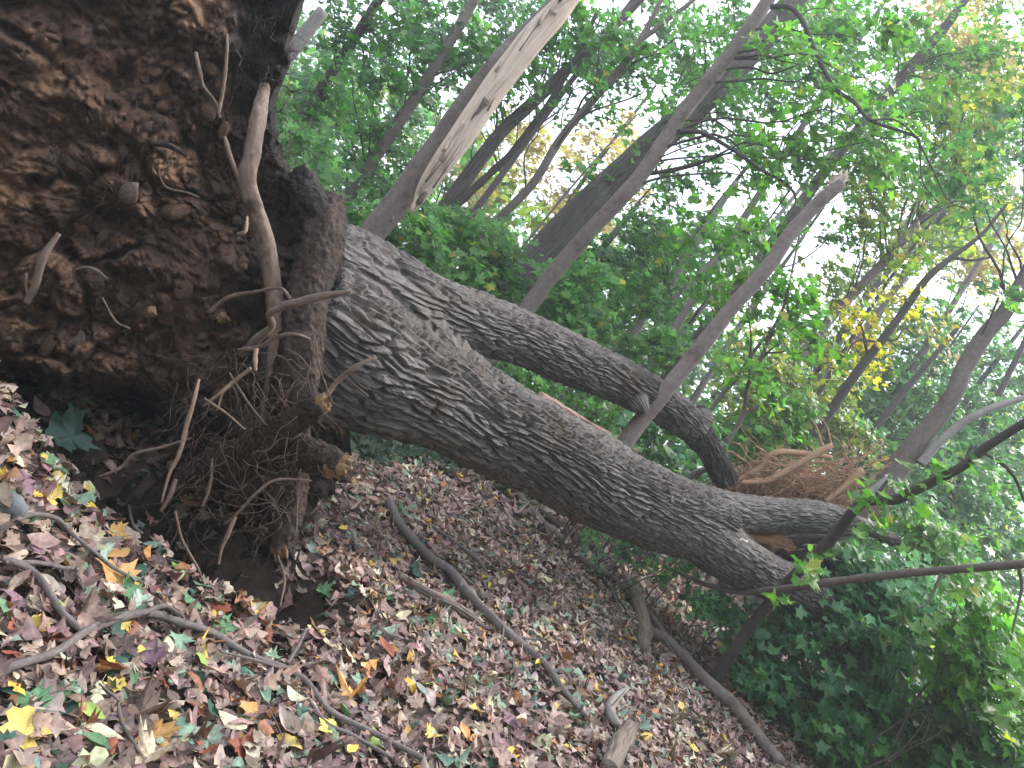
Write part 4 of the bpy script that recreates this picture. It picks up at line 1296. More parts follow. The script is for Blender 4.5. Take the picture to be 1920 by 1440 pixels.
make_tree('oak_tree', 'thickest standing trunk with rough dark bark and leaning across the middle', 'tree', [W([(930, 585, 84), (1000, 492, 80), (1100, 385, 74), (1200, 292, 70), (1300, 205, 68), (1395, 110, 66), (1480, 10, 62), (1560, -100, 50)], 11.5)], 'oak_far', [(1340, 60, 80), (1230, 230, 50), (1420, 200, 70), (1310, 330, 60), (1130, 300, 40), (1560, 60, 70)], 11.5, G_MID, seed=7, group=TG, m=40)
make_tree('maple_tree', 'smooth brown trunk crossing in front of the thickest standing trunk', 'tree', [W([(945, 635, 44), (985, 582, 44), (1040, 510, 42), (1100, 440, 40), (1200, 330, 39), (1285, 205, 38), (1370, 100, 36), (1440, 0, 33), (1500, -90, 28)], 9.3),
    W([(1445, 12, 14), (1482, 14, 13), (1508, 45, 12), (1530, 100, 11), (1565, 165, 10), (1600, 190, 9), (1632, 225, 9), (1690, 246, 8), (1722, 262, 7), (1726, 310, 5), (1732, 345, 4), (1760, 380, 3)], 9.0, 8.0),
    W([(1275, 245, 11), (1320, 250, 10), (1380, 285, 9), (1430, 320, 8), (1475, 345, 7), (1492, 375, 5), (1478, 400, 4)], 9.2, 8.6),
    W([(1632, 225, 6), (1680, 226, 5), (1725, 262, 4)], 8.2), W([(1720, 262, 5), (1750, 320, 4), (1775, 375, 3)], 8.1), W([(1485, 350, 5), (1450, 400, 4), (1420, 440, 3)], 8.7)],
    'smooth', [(1550, 110, 90), (1500, 280, 80), (1620, 230, 90), (1370, 420, 70), (1660, 110, 70), (1420, 330, 55), (1650, 320, 60)], 9.0, G_LIME, seed=8, group=TG, mats={0: 'dark', 1: 'dark', 2: 'dark', 3: 'dark', 4: 'dark'}, depth=.9)
make_tree('pale_tree', 'pale split trunk showing above the middle of the upper stem', 'tree', [W([(1130, 700, 30), (1160, 655, 30), (1205, 598, 27), (1250, 540, 24), (1298, 468, 20), (1325, 425, 17), (1380, 340, 14)], 13),
    W([(1215, 590, 14), (1262, 560, 13), (1320, 505, 12), (1370, 445, 9)], 13)], 'grey', [(1150, 480, 90), (1240, 440, 80), (1100, 560, 50)], 13, G_DEEP, seed=9, group=TG)
make_tree('slender_tree', 'very thin pale straight trunk beside the rough barked trunk', 'tree', [W([(1200, 735, 15), (1230, 690, 15), (1280, 623, 14), (1323, 570, 14), (1360, 523, 13), (1430, 440, 11), (1500, 355, 9), (1580, 255, 7)], 12)], 'grey', [(1290, 520, 70), (1400, 440, 70), (1330, 620, 40)], 12, G_MID, seed=10, group=TG)
make_tree('oak_tree', 'long rough barked trunk running up behind the snapped smooth stem', 'tree', [W([(1120, 870, 44), (1160, 815, 44), (1215, 755, 42), (1280, 680, 41), (1360, 570, 38), (1425, 490, 35), (1513, 367, 30), (1573, 287, 28), (1663, 180, 27), (1700, 133, 26), (1767, 57, 24), (1810, 0, 20), (1880, -90, 16)], 13)], 'oak_far', [(1700, 100, 90), (1600, 380, 80), (1560, 40, 70), (1780, 200, 80), (1480, 440, 50), (1840, 60, 80)], 13, G_MID, seed=11, group=TG)
brk = make_tree('snapped_tree', 'smooth snapped stem leaning over the upper stem with a raw pale end', 'broken tree', [W([(1118, 896, 42), (1165, 838, 40), (1200, 792, 38), (1250, 730, 37), (1300, 668, 36), (1370, 580, 34), (1440, 500, 33), (1480, 440, 33), (1530, 385, 31), (1575, 345, 30)], 6.3, 6.8)], 'smooth', None, 6.6, None, seed=12, n=140, m=32, hung=False)
rs = RS(12)
for i in range(12):
    a = pt(1566 + 6 * rs.randn(), 352 + 6 * rs.randn(), 6.78)
    b = pt(1588 + 5 * rs.randn(), 328 + 6 * rs.randn(), 6.78)
    V, F, bk = shard(a, b, 0.05, 0.02, rs, 4)
    part('splinter', V, F, M['wood'], brk, {'bk': bk}, smooth=False)
make_tree('young_tree', 'thin crooked young stem forking above the far end of the upper stem', 'tree', [W([(1345, 850, 12), (1362, 832, 12), (1393, 777, 11), (1403, 720, 11), (1423, 683, 10), (1443, 630, 9), (1470, 573, 8), (1487, 500, 6), (1500, 430, 4)], 8.5),
    W([(1325, 780, 10), (1350, 745, 10), (1380, 710, 9), (1423, 647, 9), (1473, 603, 7), (1476, 560, 5)], 8.6), W([(1395, 776, 9), (1420, 762, 6), (1440, 755, 3)], 8.5)], 'smooth', [(1480, 590, 50), (1530, 560, 50), (1410, 660, 50), (1445, 500, 50), (1390, 560, 40), (1520, 640, 40)], 8.5, G_LIME, seed=13, m=12, depth=.7, group=TG)
make_tree('curved_tree', 'bowed trunk left of the yellow leaved trunk', 'tree', [W([(1400, 790, 26), (1440, 747, 27), (1467, 728, 27), (1490, 680, 27), (1527, 637, 26), (1563, 590, 24), (1627, 523, 23), (1680, 467, 22), (1712, 428, 20), (1780, 370, 16), (1825, 330, 12)], 12.5)], 'smooth', [(1690, 400, 90), (1810, 320, 80), (1590, 520, 50), (1860, 200, 80)], 12.5, G_OLIVE, seed=14, group=TG)
make_tree('slender_tree', 'straight slim trunk rising behind the orange roots into yellow leaves', 'tree', [W([(1500, 860, 24), (1532, 808, 24), (1600, 708, 23), (1660, 630, 21), (1700, 575, 19), (1740, 520, 18), (1788, 480, 14), (1840, 440, 10), (1890, 380, 7)], 10.5),
    W([(1785, 482, 9), (1820, 488, 7), (1860, 482, 5)], 10.5), W([(1640, 640, 6), (1605, 640, 5), (1585, 665, 4), (1565, 680, 3)], 10.3)], 'dark', [(1650, 640, 42), (1640, 690, 34), (1600, 590, 30), (1680, 560, 30), (1760, 600, 30)], 10.8, G_YEL, seed=15, group=TG, lsize=0.10, depth=.7)
make_tree('leaning_tree', 'large dark leaning trunk at the right edge with a pale side limb', 'tree', [W([(1590, 1010, 66), (1640, 945, 62), (1673, 893, 58), (1710, 840, 54), (1747, 797, 48), (1790, 735, 44), (1808, 690, 42), (1847, 627, 41), (1880, 590, 38), (1905, 550, 38), (1950, 470, 34)], 8.6),
    W([(1725, 870, 24), (1760, 830, 22), (1797, 797, 20), (1840, 773, 18), (1880, 758, 16), (1925, 745, 14)], 8.5),
    W([(1630, 925, 22), (1655, 905, 20), (1670, 890, 12)], 8.2)], 'smooth', [(1905, 560, 26), (1850, 330, 70), (1915, 250, 60)], 8.6, G_TEAL, seed=16, mats={0: 'grey', 1: 'grey'}, group=TG)
arch = make_tree('arching_sapling', 'dark sapling stem arching up from the leaf litter across the right side', 'sapling', [[(1336, 1278, 34, 7.3), (1350, 1255, 30, 7.2), (1380, 1213, 26, 7.1), (1413, 1167, 25, 7.0), (1467, 1103, 25, 6.8), (1513, 1057, 25, 6.6), (1570, 997, 25, 6.4), (1600, 958, 24, 6.2), (1625, 940, 23, 6.1), (1680, 936, 24, 6.0), (1713, 920, 24, 5.9), (1800, 877, 21, 5.7), (1847, 840, 20, 5.6), (1925, 790, 19, 5.4), (1990, 750, 16, 5.3)],
    W([(1600, 955, 10), (1640, 930, 9), (1665, 900, 6)], 6.0), W([(1847, 850, 8), (1880, 870, 8), (1905, 900, 7), (1920, 940, 6)], 5.9)], 'dark', None, 6, None, seed=17, n=200, m=20, hung=False, knots=False)
rod = make_tree('bent_sapling', 'long straight brown sapling lying nearly level over the undergrowth', 'sapling', [[(1270, 1072, 9, 7.3), (1330, 1098, 11, 7.2), (1395, 1110, 14, 7.0), (1440, 1107, 16, 6.8), (1480, 1103, 17, 6.6), (1567, 1090, 17, 6.2), (1680, 1077, 18, 5.8), (1760, 1070, 18, 5.5), (1847, 1063, 19, 5.2), (1925, 1057, 20, 5.0)],
    W([(1765, 1075, 7), (1750, 1110, 6), (1735, 1135, 4), (1715, 1140, 3)], 5.4), W([(1910, 1062, 8), (1916, 1100, 7), (1908, 1140, 5), (1895, 1200, 4)], 5.1)], 'smooth', None, 6, None, seed=18, n=160, m=16, hung=False, knots=False)

# nearby maple leaves on the two saplings: every leaf its own part
leafme = {}
rsl = RS(200)
for kname in ('maple', 'oak', 'oval', 'long', 'broken'):
    T, F = TPL[kname]
    leafme[kname] = []
    for v in range(6):
        tx, ty = T[:, 0] * (0.85 + 0.3 * rsl.rand()), T[:, 1] - 0.5
        z = rsl.randn() * 0.7 * tx ** 2 * 2 + rsl.randn() * 0.45 * ty ** 2 + 0.09 * (rsl.rand(len(T)) - 0.5)
        V = np.stack([tx + 0.15 * rsl.randn() * ty, ty, z], -1)
        # stalk
        st = [(0, -0.48, z[1] if len(z) > 1 else 0, 0.012), (0.03 * rsl.randn(), -0.62, 0.02, 0.009), (0.08 * rsl.randn(), -0.8, 0.03 * rsl.randn(), 0.007)]
        TV, TF, _ = tube(st, 5, 3, cap=False)
        leafme[kname].append((V, F, TV, TF))
LM = {}


def leaf_mesh(kname, v, matkey):
    k = (kname, v, matkey)
    if k not in LM:
        V, F, TV, TF = leafme[kname][v]
        LM[k] = mesh('leaf', np.vstack([V, TV]), [F, TF[0] + len(V)], M[matkey], smooth=False)
    return LM[k]


def put_leaf(kname, v, matkey, p, size, nrm, spin, col, parent=None, label=None, cat=None, group=None):
    nm = {'maple': 'maple_leaf', 'oak': 'oak_leaf', 'oval': 'oval_leaf', 'long': 'long_leaf', 'broken': 'torn_leaf'}[kname]
    o = link(nm if parent is None else 'leaf', leaf_mesh(kname, v % 6, matkey), parent, None, label, cat, group)
    off = np.array(parent.location) if parent is not None else 0
    z = Vector(nrm).normalized()
    q = z.to_track_quat('Z', 'Y')
    from mathutils import Quaternion
    o.rotation_mode = 'QUATERNION'
    o.rotation_quaternion = q @ Quaternion((0, 0, 1), spin)
    o.location = tuple(np.array(p) - off)
    o.scale = (size, size, size)
    o.color = (*col, 1)
    return o


rs = RS(222)
for parent, cl in ((arch, [(1515, 1070, 28, 9, 6.4), (1535, 1045, 20, 5, 6.4), (1610, 930, 34, 10, 6.0), (1650, 960, 34, 9, 5.9), (1690, 905, 34, 8, 5.8), (1625, 985, 26, 6, 6.0), (1760, 900, 34, 7, 5.7), (1720, 960, 30, 6, 5.8), (1850, 900, 40, 9, 5.5), (1900, 560, 24, 6, 6.4), (1900, 1000, 40, 8, 5.4)]),
                   (rod, [(1525, 1085, 24, 6, 6.1), (1470, 1120, 22, 5, 6.5), (1860, 1110, 50, 12, 5.3), (1790, 1100, 34, 7, 5.5), (1900, 1200, 50, 8, 5.0), (1885, 1290, 50, 8, 5.0), (1900, 1380, 50, 7, 4.9)])):
    for px, py, r, k, d in cl:
        for i in range(k):
            a, q = rs.rand() * 6.28, math.sqrt(rs.rand()) * r
            nrm = (0.35 * rs.randn(), -0.5 + 0.35 * rs.randn(), 0.8)
            c = pick(G_LIME[0], G_LIME[1], 1, rs, 0.15)[0] * 1.05
            put_leaf('maple', rs.randint(6), 'foliage_obj', pt(px + math.cos(a) * q, py + math.sin(a) * q, d + 0.1 * rs.randn()), 0.07 + 0.07 * rs.rand(), nrm, rs.rand() * 6.28, c, parent)


# ------------------------------------------------------------------ shrubs and undergrowth, each its own plant
def shrub(name, label, blobs, d, pal, seed, dens=30, per=26, sr=0.26, lsize=0.115, tpl='tiny', group=None, fw=0.7, depth=0.7, jit=0.25, stems=7):
    rs = RS(seed)
    C = blob_centers(blobs, d, rs, dens, depth)
    cx, cyy = C[:, 0].mean(), C[:, 1].mean()
    r_ = thing(name, label, 'shrub', (cx, cyy, float(ground_z(cx, cyy))), group)
    tr = spray_leaves(C, rs, per, sr, lsize, pal, tpl, face=(0, -1, 0.2), fw=fw, jit=jit)
    g = ground_z(tr[0][:, 0], tr[0][:, 1])
    tr[0][:, 2] = np.maximum(tr[0][:, 2], g + 0.01)
    part('foliage', tr[0], tr[1], M['foliage'], r_, {'col': tr[2]}, smooth=False)
    st = []
    for i in range(stems):
        c = C[rs.randint(len(C))]
        f = np.array([c[0] + 0.25 * rs.randn(), c[1] + 0.1 * rs.rand(), 0]); f[2] = float(ground_z(f[0], f[1])) - 0.03
        st.append(tube(wavy(f, c, 0.009, 0.003, rs, 5, 0.06), 16, 5))
    V, F, A = join(st)
    part('stems', V, F, M['dark'], r_, {'bk': A}, kind='stuff')
    return r_


UG = 'green undergrowth plants along the fallen trunk'
shrub('understory_shrub', 'leafy bush behind the root plate rim and the start of the trunk', [(610, 350, 50), (660, 420, 50), (600, 280, 40)], 8.8, G_MID, 401, group=UG)
shrub('understory_shrub', 'low bush at the foot of the splintered trunk', [(730, 445, 45), (790, 440, 45), (820, 480, 40)], 9.2, G_MID, 402, group=UG)
shrub('understory_shrub', 'bush filling the gap below the slender curving trunk', [(890, 500, 60), (960, 470, 55), (860, 430, 40)], 10, G_MID, 403, group=UG)
shrub('understory_shrub', 'dark bush behind the thickest standing trunk foot', [(940, 560, 50), (1040, 590, 60), (1090, 540, 60), (1120, 620, 50)], 10.5, G_MID, 404, group=UG)
shrub('understory_shrub', 'shaded bush seen in the gap between the two fallen stems', [(920, 670, 40), (1000, 720, 55), (1080, 760, 55), (1150, 790, 50)], 9.5, G_MID, 405, group=UG)
shrub('understory_shrub', 'bush above the middle of the upper stem', [(1120, 640, 40), (1190, 670, 40), (1260, 650, 50), (1200, 560, 50)], 11.5, G_MID, 406, group=UG)
shrub('understory_shrub', 'pale leaved bush right of the snapped stem foot', [(1210, 820, 50), (1270, 860, 45), (1250, 790, 40)], 8.2, G_IVY, 407, group=UG)
shrub('understory_shrub', 'bright green bush left of the orange roots', [(1410, 800, 60), (1460, 770, 60), (1500, 820, 50), (1400, 860, 45)], 9.8, G_LIME, 408, group=UG)
shrub('understory_shrub', 'hazy green bush above the orange roots', [(1540, 760, 60), (1450, 700, 60), (1600, 820, 50)], 11.5, G_OLIVE, 409, group=UG)
shrub('understory_shrub', 'dark bush under the far bend of the upper stem', [(1290, 870, 30), (1310, 820, 30)], 8.6, G_IVY, 410, group=UG)
shrub('maple_thicket', 'leafy maple thicket covering the end of the split trunk', [(1560, 1170, 80), (1480, 1170, 50), (1620, 1100, 60)], 7.6, G_IVY, 411, dens=44, group=UG)
shrub('maple_thicket', 'dense dark thicket in the middle of the lower right bank', [(1680, 1210, 90), (1600, 1280, 80), (1740, 1140, 70)], 7.2, G_IVY, 412, dens=46, group=UG)
shrub('maple_thicket', 'thicket along the lower edge of the leaf litter', [(1440, 1240, 50), (1500, 1310, 60), (1570, 1370, 60), (1400, 1190, 35)], 7.4, G_IVY, 413, dens=44, sr=0.2, group=UG)
shrub('maple_thicket', 'thicket filling the bottom right corner', [(1740, 1350, 110), (1650, 1420, 90), (1850, 1400, 90)], 6.6, G_DEEP, 414, dens=46, group=UG)
shrub('maple_thicket', 'yellow green maple bush on the right edge below the level sapling', [(1850, 1180, 80), (1900, 1280, 80), (1800, 1240, 50)], 6.2, G_LIME, 415, dens=34, lsize=.12, group=UG)
shrub('maple_thicket', 'bright lime bush behind the level sapling', [(1800, 1040, 60), (1740, 1020, 50), (1870, 1120, 60)], 8.2, G_LIME, 416, dens=36, group=UG)
shrub('maple_thicket', 'leafy sprays under the crooked branch end', [(1600, 1030, 40), (1660, 1080, 50), (1580, 1100, 40)], 7.9, G_MID, 417, dens=34, group=UG)
shrub('maple_thicket', 'mid green thicket between the level sapling and the lower right corner', [(1700, 1120, 60), (1780, 1180, 80), (1650, 1200, 60), (1900, 1120, 60)], 8.6, G_IVY, 421, dens=34, group=UG)
shrub('maple_thicket', 'far edge of the thicket along the bottom of the frame', [(1560, 1430, 50), (1620, 1350, 60), (1800, 1430, 70)], 8.2, G_IVY, 422, dens=34, group=UG)
shrub('maple_thicket', 'pale thicket beyond the crooked branch end', [(1700, 980, 50), (1760, 1040, 60), (1650, 1020, 40)], 9.6, G_IVY, 423, dens=34, group=UG)
shrub('ivy_patch', 'dark ground ivy under the middle of the fallen trunk', [(1130, 1010, 26), (1180, 1035, 30), (1240, 1065, 34), (1300, 1090, 36)], 8.0, G_DEEP, 418, dens=16, lsize=0.075, sr=0.16, depth=.5, group=UG)
def gb(px, py, r):
    return (px, py, r, gp(px, py)[1] + 0.1)


shrub('ivy_patch', 'seedlings coloured dark for the shade under the trunk base', [gb(660, 850, 40), gb(700, 838, 46), gb(750, 850, 46), gb(800, 866, 40), gb(700, 862, 30)], 6.9, G_SHADE, 419, dens=80, lsize=0.075, sr=0.16, depth=.7, group=UG)
shrub('ivy_patch', 'leafy plants coloured dark for the shadow beneath the thickest part of the trunk', [gb(850, 880, 38), gb(910, 906, 36), gb(970, 930, 34), gb(1020, 952, 30)], 8, G_SHADE, 424, dens=60, lsize=0.085, sr=0.18, depth=.8, group=UG)
shrub('ivy_patch', 'leafy plants coloured dark for the shadow under the trunk just before it splits', [gb(1075, 985, 26), gb(1130, 1008, 26), gb(1190, 1036, 26)], 9, G_SHADE, 425, dens=55, lsize=0.09, sr=0.18, depth=.8, group=UG)
shrub('ivy_patch', 'seedlings at the near end of the split limb', [(1330, 1140, 34), (1380, 1170, 34)], 7.6, G_IVY, 420, dens=14, lsize=0.08, sr=0.16, depth=.4, group=UG)

# ------------------------------------------------------------------ farther trees
FG = 'distant trees beyond the wood'
far = [
    ('hazy green crown filling the right side below the pale side limb', [(1830, 900, 120), (1900, 1000, 100), (1760, 960, 70)], 15, G_TEAL, (1700, 1110, 1960, 560)),
    ('teal green crown left of the big leaning trunk', [(1700, 720, 80), (1650, 800, 70), (1750, 640, 60), (1620, 740, 60)], 17, G_TEAL, (1540, 950, 1880, 420)),
    ('dark hazy crown right of the orange roots', [(1640, 870, 60), (1600, 840, 40), (1700, 850, 60)], 14, G_TEAL, (1500, 1010, 1800, 610)),
    ('yellow crown in the upper right corner', [(1830, 70, 110), (1880, 170, 80), (1770, 170, 60)], 22, G_TAN, (1620, 560, 1900, -60)),
    ('golden crown showing between the slender curving and thickest trunks', [(1120, 330, 80), (1060, 420, 60), (990, 260, 60), (1180, 260, 40), (880, 350, 50)], 24, G_TAN, (960, 560, 1230, 160)),
    ('yellow green crown behind the bowed trunk', [(1560, 640, 80), (1630, 570, 60), (1690, 490, 80), (1480, 720, 60)], 17, G_OLIVE, (1400, 900, 1800, 350)),
    ('green crown in the middle far distance', [(1200, 480, 90), (1330, 480, 80), (1090, 500, 60), (1280, 600, 70)], 19, G_MID, (1060, 740, 1450, 250)),
    ('green crown far behind the thin grey trunk', [(620, 180, 90), (700, 260, 90), (580, 320, 60), (780, 380, 60)], 18, G_MID, (560, 500, 860, 60)),
    ('green crown high in the upper middle', [(960, 60, 90), (1080, 120, 80), (820, 120, 80), (1200, 60, 90)], 18, G_DEEP, (800, 520, 1300, -150)),
    ('light green crown high to the right', [(1450, 100, 100), (1600, 100, 110), (1750, 260, 90), (1350, 180, 80)], 17, G_MID, (1300, 560, 1700, -60)),
    ('blue green crown behind the leaning right trunk', [(1850, 700, 90), (1900, 820, 80), (1780, 800, 60)], 20, G_TEAL, (1680, 950, 1960, 560)),
    ('sparse tan crown against the bright sky on the right', [(1850, 520, 60), (1900, 420, 60), (1800, 420, 60)], 24, G_TAN, (1680, 760, 1950, 330)),
    ('pale green crown above the bright sky gap on the right', [(1850, 330, 90), (1780, 420, 60), (1900, 240, 60)], 19, G_TEAL, (1640, 600, 1930, 180)),
    ('broad teal crown low on the right behind the arching sapling', [(1760, 860, 110), (1860, 760, 90), (1680, 940, 70), (1900, 900, 90)], 23, G_TEAL, (1560, 1120, 1950, 620)),
    ('pale green crown between the yellow leaves and the leaning right trunk', [(1730, 700, 80), (1780, 620, 60), (1660, 760, 70), (1600, 760, 60)], 26, G_TEAL, (1520, 900, 1850, 480)),
    ('olive crown behind the orange roots', [(1500, 780, 70), (1580, 720, 70), (1400, 740, 60)], 15, G_OLIVE, (1350, 960, 1700, 520)),
    ('deep green crown low behind the upper stem', [(1010, 560, 60), (1100, 620, 60), (950, 500, 50), (1180, 700, 60)], 15, G_DEEP, (930, 700, 1200, 380)),
]
for i, (lb, blobs, d, pal, tr_) in enumerate(far):
    x0, y0, x1, y1 = tr_
    rs = RS(600 + i)
    mx_, my_ = (x0 + x1) / 2 + 14 * rs.randn(), (y0 + y1) / 2 + 14 * rs.randn()
    w = 0.22 * FPX / d
    make_tree('distant_tree', lb, 'tree', [W([(x0, y0, w), (mx_, my_, w * .8), (x1, y1, w * .45)], d)], 'smooth' if i % 2 else 'dark', blobs, d, pal, dens=5.5, per=44, sr=0.5, lsize=0.17, seed=60 + i, group=FG, tpl='chip', n=30, m=10, knots=False, depth=2.5, limbn=14)
# slim stems in the middle distance
rs = RS(71)
for i, (x, y, ln, w, lb) in enumerate([(1050, 560, 330, 8, 'thin bare stem right behind the smooth brown trunk'), (1330, 700, 420, 12, 'thin dark stem beside the pale split trunk'), (1300, 760, 380, 14, 'brown stem just right of the rough barked trunk foot'),
                                      (1620, 860, 360, 9, 'thin pale stem rising from right of the orange roots'), (1000, 440, 300, 7, 'thin stem between the slender curving trunk and the thickest trunk'), (690, 470, 420, 9, 'thin dark stem between the grey trunk and the splintered trunk'), (1560, 700, 350, 12, 'dark stem crossing the yellow green leaves')]):
    a = math.radians(52 + 4 * rs.randn())
    dd = 13 + 5 * rs.rand()
    L = [(x - 40 * math.cos(a), y + 40 * math.sin(a), w), (x + ln * .5 * math.cos(a) + 8 * rs.randn(), y - ln * .5 * math.sin(a) + 8 * rs.randn(), w * .8), (x + ln * math.cos(a), y - ln * math.sin(a), w * .5)]
    make_tree('slender_tree', lb, 'tree', [W(L, dd)], ['dark', 'smooth', 'grey'][i % 3], None, dd, None, seed=80 + i, n=30, m=8, knots=False, group='thin background stems')
# the far wood, one mass
rs = RS(99)
trs = []
for k in range(2):
    d = (27, 36)[k]
    n = 1050
    az = rs.uniform(-0.95, 1.0, n)
    C = np.stack([az * d + rs.randn(n), d + 2.5 * rs.randn(n), rs.rand(n) ** 1.2 * (9 if k else 6.5)], -1)
    C[:, 2] += ground_z(C[:, 0], C[:, 1])
    keep = fbm(C[:, 0] * .25, C[:, 2] * .3, seed=k + 5, octv=2) > -0.25
    C = C[keep]
    half = rs.rand(len(C)) < 0.3
    for pal, sel in ((G_TEAL, ~half), (G_OLIVE, half)):
        trs.append(spray_leaves(C[sel], rs, 34, 1.1, 0.36, pal, 'chip', thick=.7))
# unseen wood round behind the viewer, added to cut light from that side
n = 900
az = rs.uniform(0.95, 2 * math.pi - 0.95, n)
rr_ = rs.uniform(9, 15, n)
C = np.stack([np.sin(az) * rr_, np.cos(az) * rr_, 9 * rs.rand(n)], -1)
C[:, 2] += ground_z(C[:, 0], C[:, 1])
trs.append(spray_leaves(C, rs, 26, 1.1, 0.42, G_DEEP, 'chip', thick=.7))
V, F, A = join(trs)
single('far_woods', V, F, M['foliage'], 'hazy mass of far woodland foliage low behind the trees, with an unseen light blocking ring behind the viewer', 'woods', {'col': A}, smooth=False, kind='stuff')

# ------------------------------------------------------------------ sticks and logs on the ground
def ground_stick(name, label, cat, L, mat, lift=0.6, n=70, m=12, rough=0.15, seed=0, twigs=(), group=None, d0=0):
    R = []
    for a, b, w in L:
        p = gp(a, b)
        r = w * p[1] / FPX / 2
        R.append([p[0], p[1], p[2] + 0.055 + r * lift, r])
    R = np.array(R)
    V, F, bk = tube(R, n, m, rough=rough, seed=seed)
    o = single(name, V, F, M[mat], label, cat, {'bk': bk}, group=group)
    for tw_ in twigs:
        R = []
        for i, (a, b, w) in enumerate(tw_):
            p = gp(a, b); r = w * p[1] / FPX / 2
            R.append([p[0], p[1], p[2] + 0.06 + r + 0.02 * i, r])
        V, F, bk = tube(np.array(R), 24, 7, rough=rough, seed=seed + 3)
        part('twig', V, F, M[mat], o, {'bk': bk})
    return o


ground_stick('fallen_branch', 'long crooked grey branch lying across the nearest leaves', 'branch', [(-30, 1292, 16), (20, 1280, 16), (80, 1255, 16), (130, 1222, 17), (180, 1196, 17), (225, 1184, 17), (265, 1186, 16), (310, 1198, 15), (370, 1215, 15), (410, 1232, 15), (450, 1260, 14), (520, 1280, 13), (555, 1310, 12), (600, 1360, 11), (690, 1402, 11), (780, 1450, 10)], 'stick', n=140, m=14, seed=1,
             twigs=[[(515, 1275, 8), (535, 1240, 7), (545, 1215, 4)], [(505, 1280, 7), (450, 1275, 6), (375, 1270, 4)], [(240, 1184, 10), (275, 1180, 10), (308, 1205, 6)], [(525, 1280, 4), (570, 1275, 4), (590, 1262, 2)]])
ground_stick('fallen_branch', 'grey stick joining the long branch near the left edge', 'branch', [(-20, 1075, 13), (30, 1105, 14), (60, 1135, 14), (95, 1180, 14), (118, 1208, 13), (135, 1222, 9)], 'stick', seed=2)
ground_stick('fallen_branch', 'short straight stick at the left edge above the junction', 'branch', [(-20, 1090, 9), (50, 1090, 9), (90, 1092, 8), (122, 1098, 8)], 'stick', seed=3, twigs=[[(112, 1097, 4), (115, 1130, 4), (117, 1155, 3)]])
ground_stick('fallen_branch', 'slim stick running past the grey stone into the leaves', 'branch', [(0, 1012, 10), (40, 995, 10), (80, 1005, 9), (120, 1035, 8), (160, 1065, 8), (200, 1095, 7), (245, 1120, 6)], 'stick', seed=4)
ground_stick('fallen_branch', 'longest straight branch crossing the middle of the leaf slope', 'branch', [(716, 955, 14), (738, 1000, 18), (790, 1062, 19), (830, 1090, 20), (862, 1130, 20), (900, 1170, 18), (945, 1212, 17), (980, 1240, 15), (1010, 1270, 14), (1040, 1310, 13), (1080, 1362, 10)], 'stick', n=120, seed=5,
             twigs=[[(918, 1185, 6), (950, 1215, 6), (985, 1226, 4), (995, 1236, 3)], [(915, 1258, 4), (925, 1210, 4), (922, 1170, 2)]])
ground_stick('rotten_branch', 'pale crumbling branch left of the longest straight branch', 'branch', [(735, 1098, 14), (790, 1132, 17), (830, 1152, 17), (870, 1178, 14), (895, 1192, 7)], 'rot', seed=6, rough=.25)
ground_stick('fallen_branch', 'thin branch sloping down from the shadow of the trunk', 'branch', [(925, 895, 12), (960, 935, 12), (1010, 990, 12), (1055, 1030, 13), (1090, 1068, 14), (1130, 1090, 13), (1165, 1118, 11), (1210, 1165, 10), (1245, 1210, 9), (1290, 1260, 7)], 'stick', n=100, seed=7,
             twigs=[[(1135, 1100, 3), (1145, 1140, 3), (1160, 1180, 2)], [(1232, 1195, 6), (1240, 1225, 5), (1250, 1245, 3)]])
ground_stick('fallen_log', 'thick dark branch at the bottom edge of the leaf slope', 'log', [(1195, 1190, 16), (1240, 1215, 20), (1285, 1262, 22), (1310, 1290, 24), (1360, 1335, 24), (1400, 1385, 22), (1450, 1445, 20)], 'smooth', n=90, m=16, seed=8)
ground_stick('rotten_log', 'short rotten log half sunk in leaves beside the sloping branch', 'log', [(1172, 1095, 22), (1188, 1140, 26), (1200, 1190, 26), (1196, 1225, 18)], 'rot', lift=.2, n=60, m=18, rough=.3, seed=9)
ground_stick('driftwood_piece', 'pale curved piece of bare wood at the bottom centre', 'wood piece', [(1150, 1385, 12), (1132, 1365, 20), (1128, 1345, 20), (1142, 1325, 17), (1163, 1308, 8)], 'grey', n=50, m=14, seed=10)
ground_stick('wood_chunk', 'weathered brown wood chunk below the pale curved piece', 'wood piece', [(1120, 1470, 34), (1140, 1430, 38), (1155, 1400, 34), (1165, 1382, 22)], 'rot', n=50, m=18, rough=.3, seed=11)
ground_stick('fallen_branch', 'dark thin stick low in the corner beneath the long crooked branch', 'branch', [(555, 1330, 7), (590, 1380, 8), (640, 1410, 8), (720, 1455, 8)], 'stick', seed=12)
ground_stick('fallen_branch', 'upright bent twig among the nearest yellow leaves', 'branch', [(195, 1350, 6), (200, 1390, 7), (215, 1420, 7), (232, 1450, 6)], 'stick', seed=13, twigs=[[(195, 1352, 5), (165, 1345, 5), (140, 1340, 4)]])
ground_stick('fallen_branch', 'short brown stick near the bottom of the root plate', 'branch', [(218, 978, 5), (232, 1005, 6), (248, 1025, 5)], 'stick', seed=14)
ground_stick('fallen_branch', 'thin stick on the leaves below the thickest part of the trunk', 'branch', [(800, 1000, 6), (840, 1030, 7), (880, 1060, 7), (905, 1085, 4)], 'stick', seed=15)
ground_stick('fallen_branch', 'dark branch lying in the shadow beneath the trunk', 'branch', [(1000, 965, 12), (1060, 1010, 14), (1110, 1040, 12), (1150, 1075, 9)], 'dark', seed=16)
V, F, bk = tube(rows([(1270, 908, 8, 8.0), (1300, 890, 13, 7.9), (1325, 878, 12, 7.8), (1342, 870, 9, 7.7)]), 30, 12, rough=0.2)
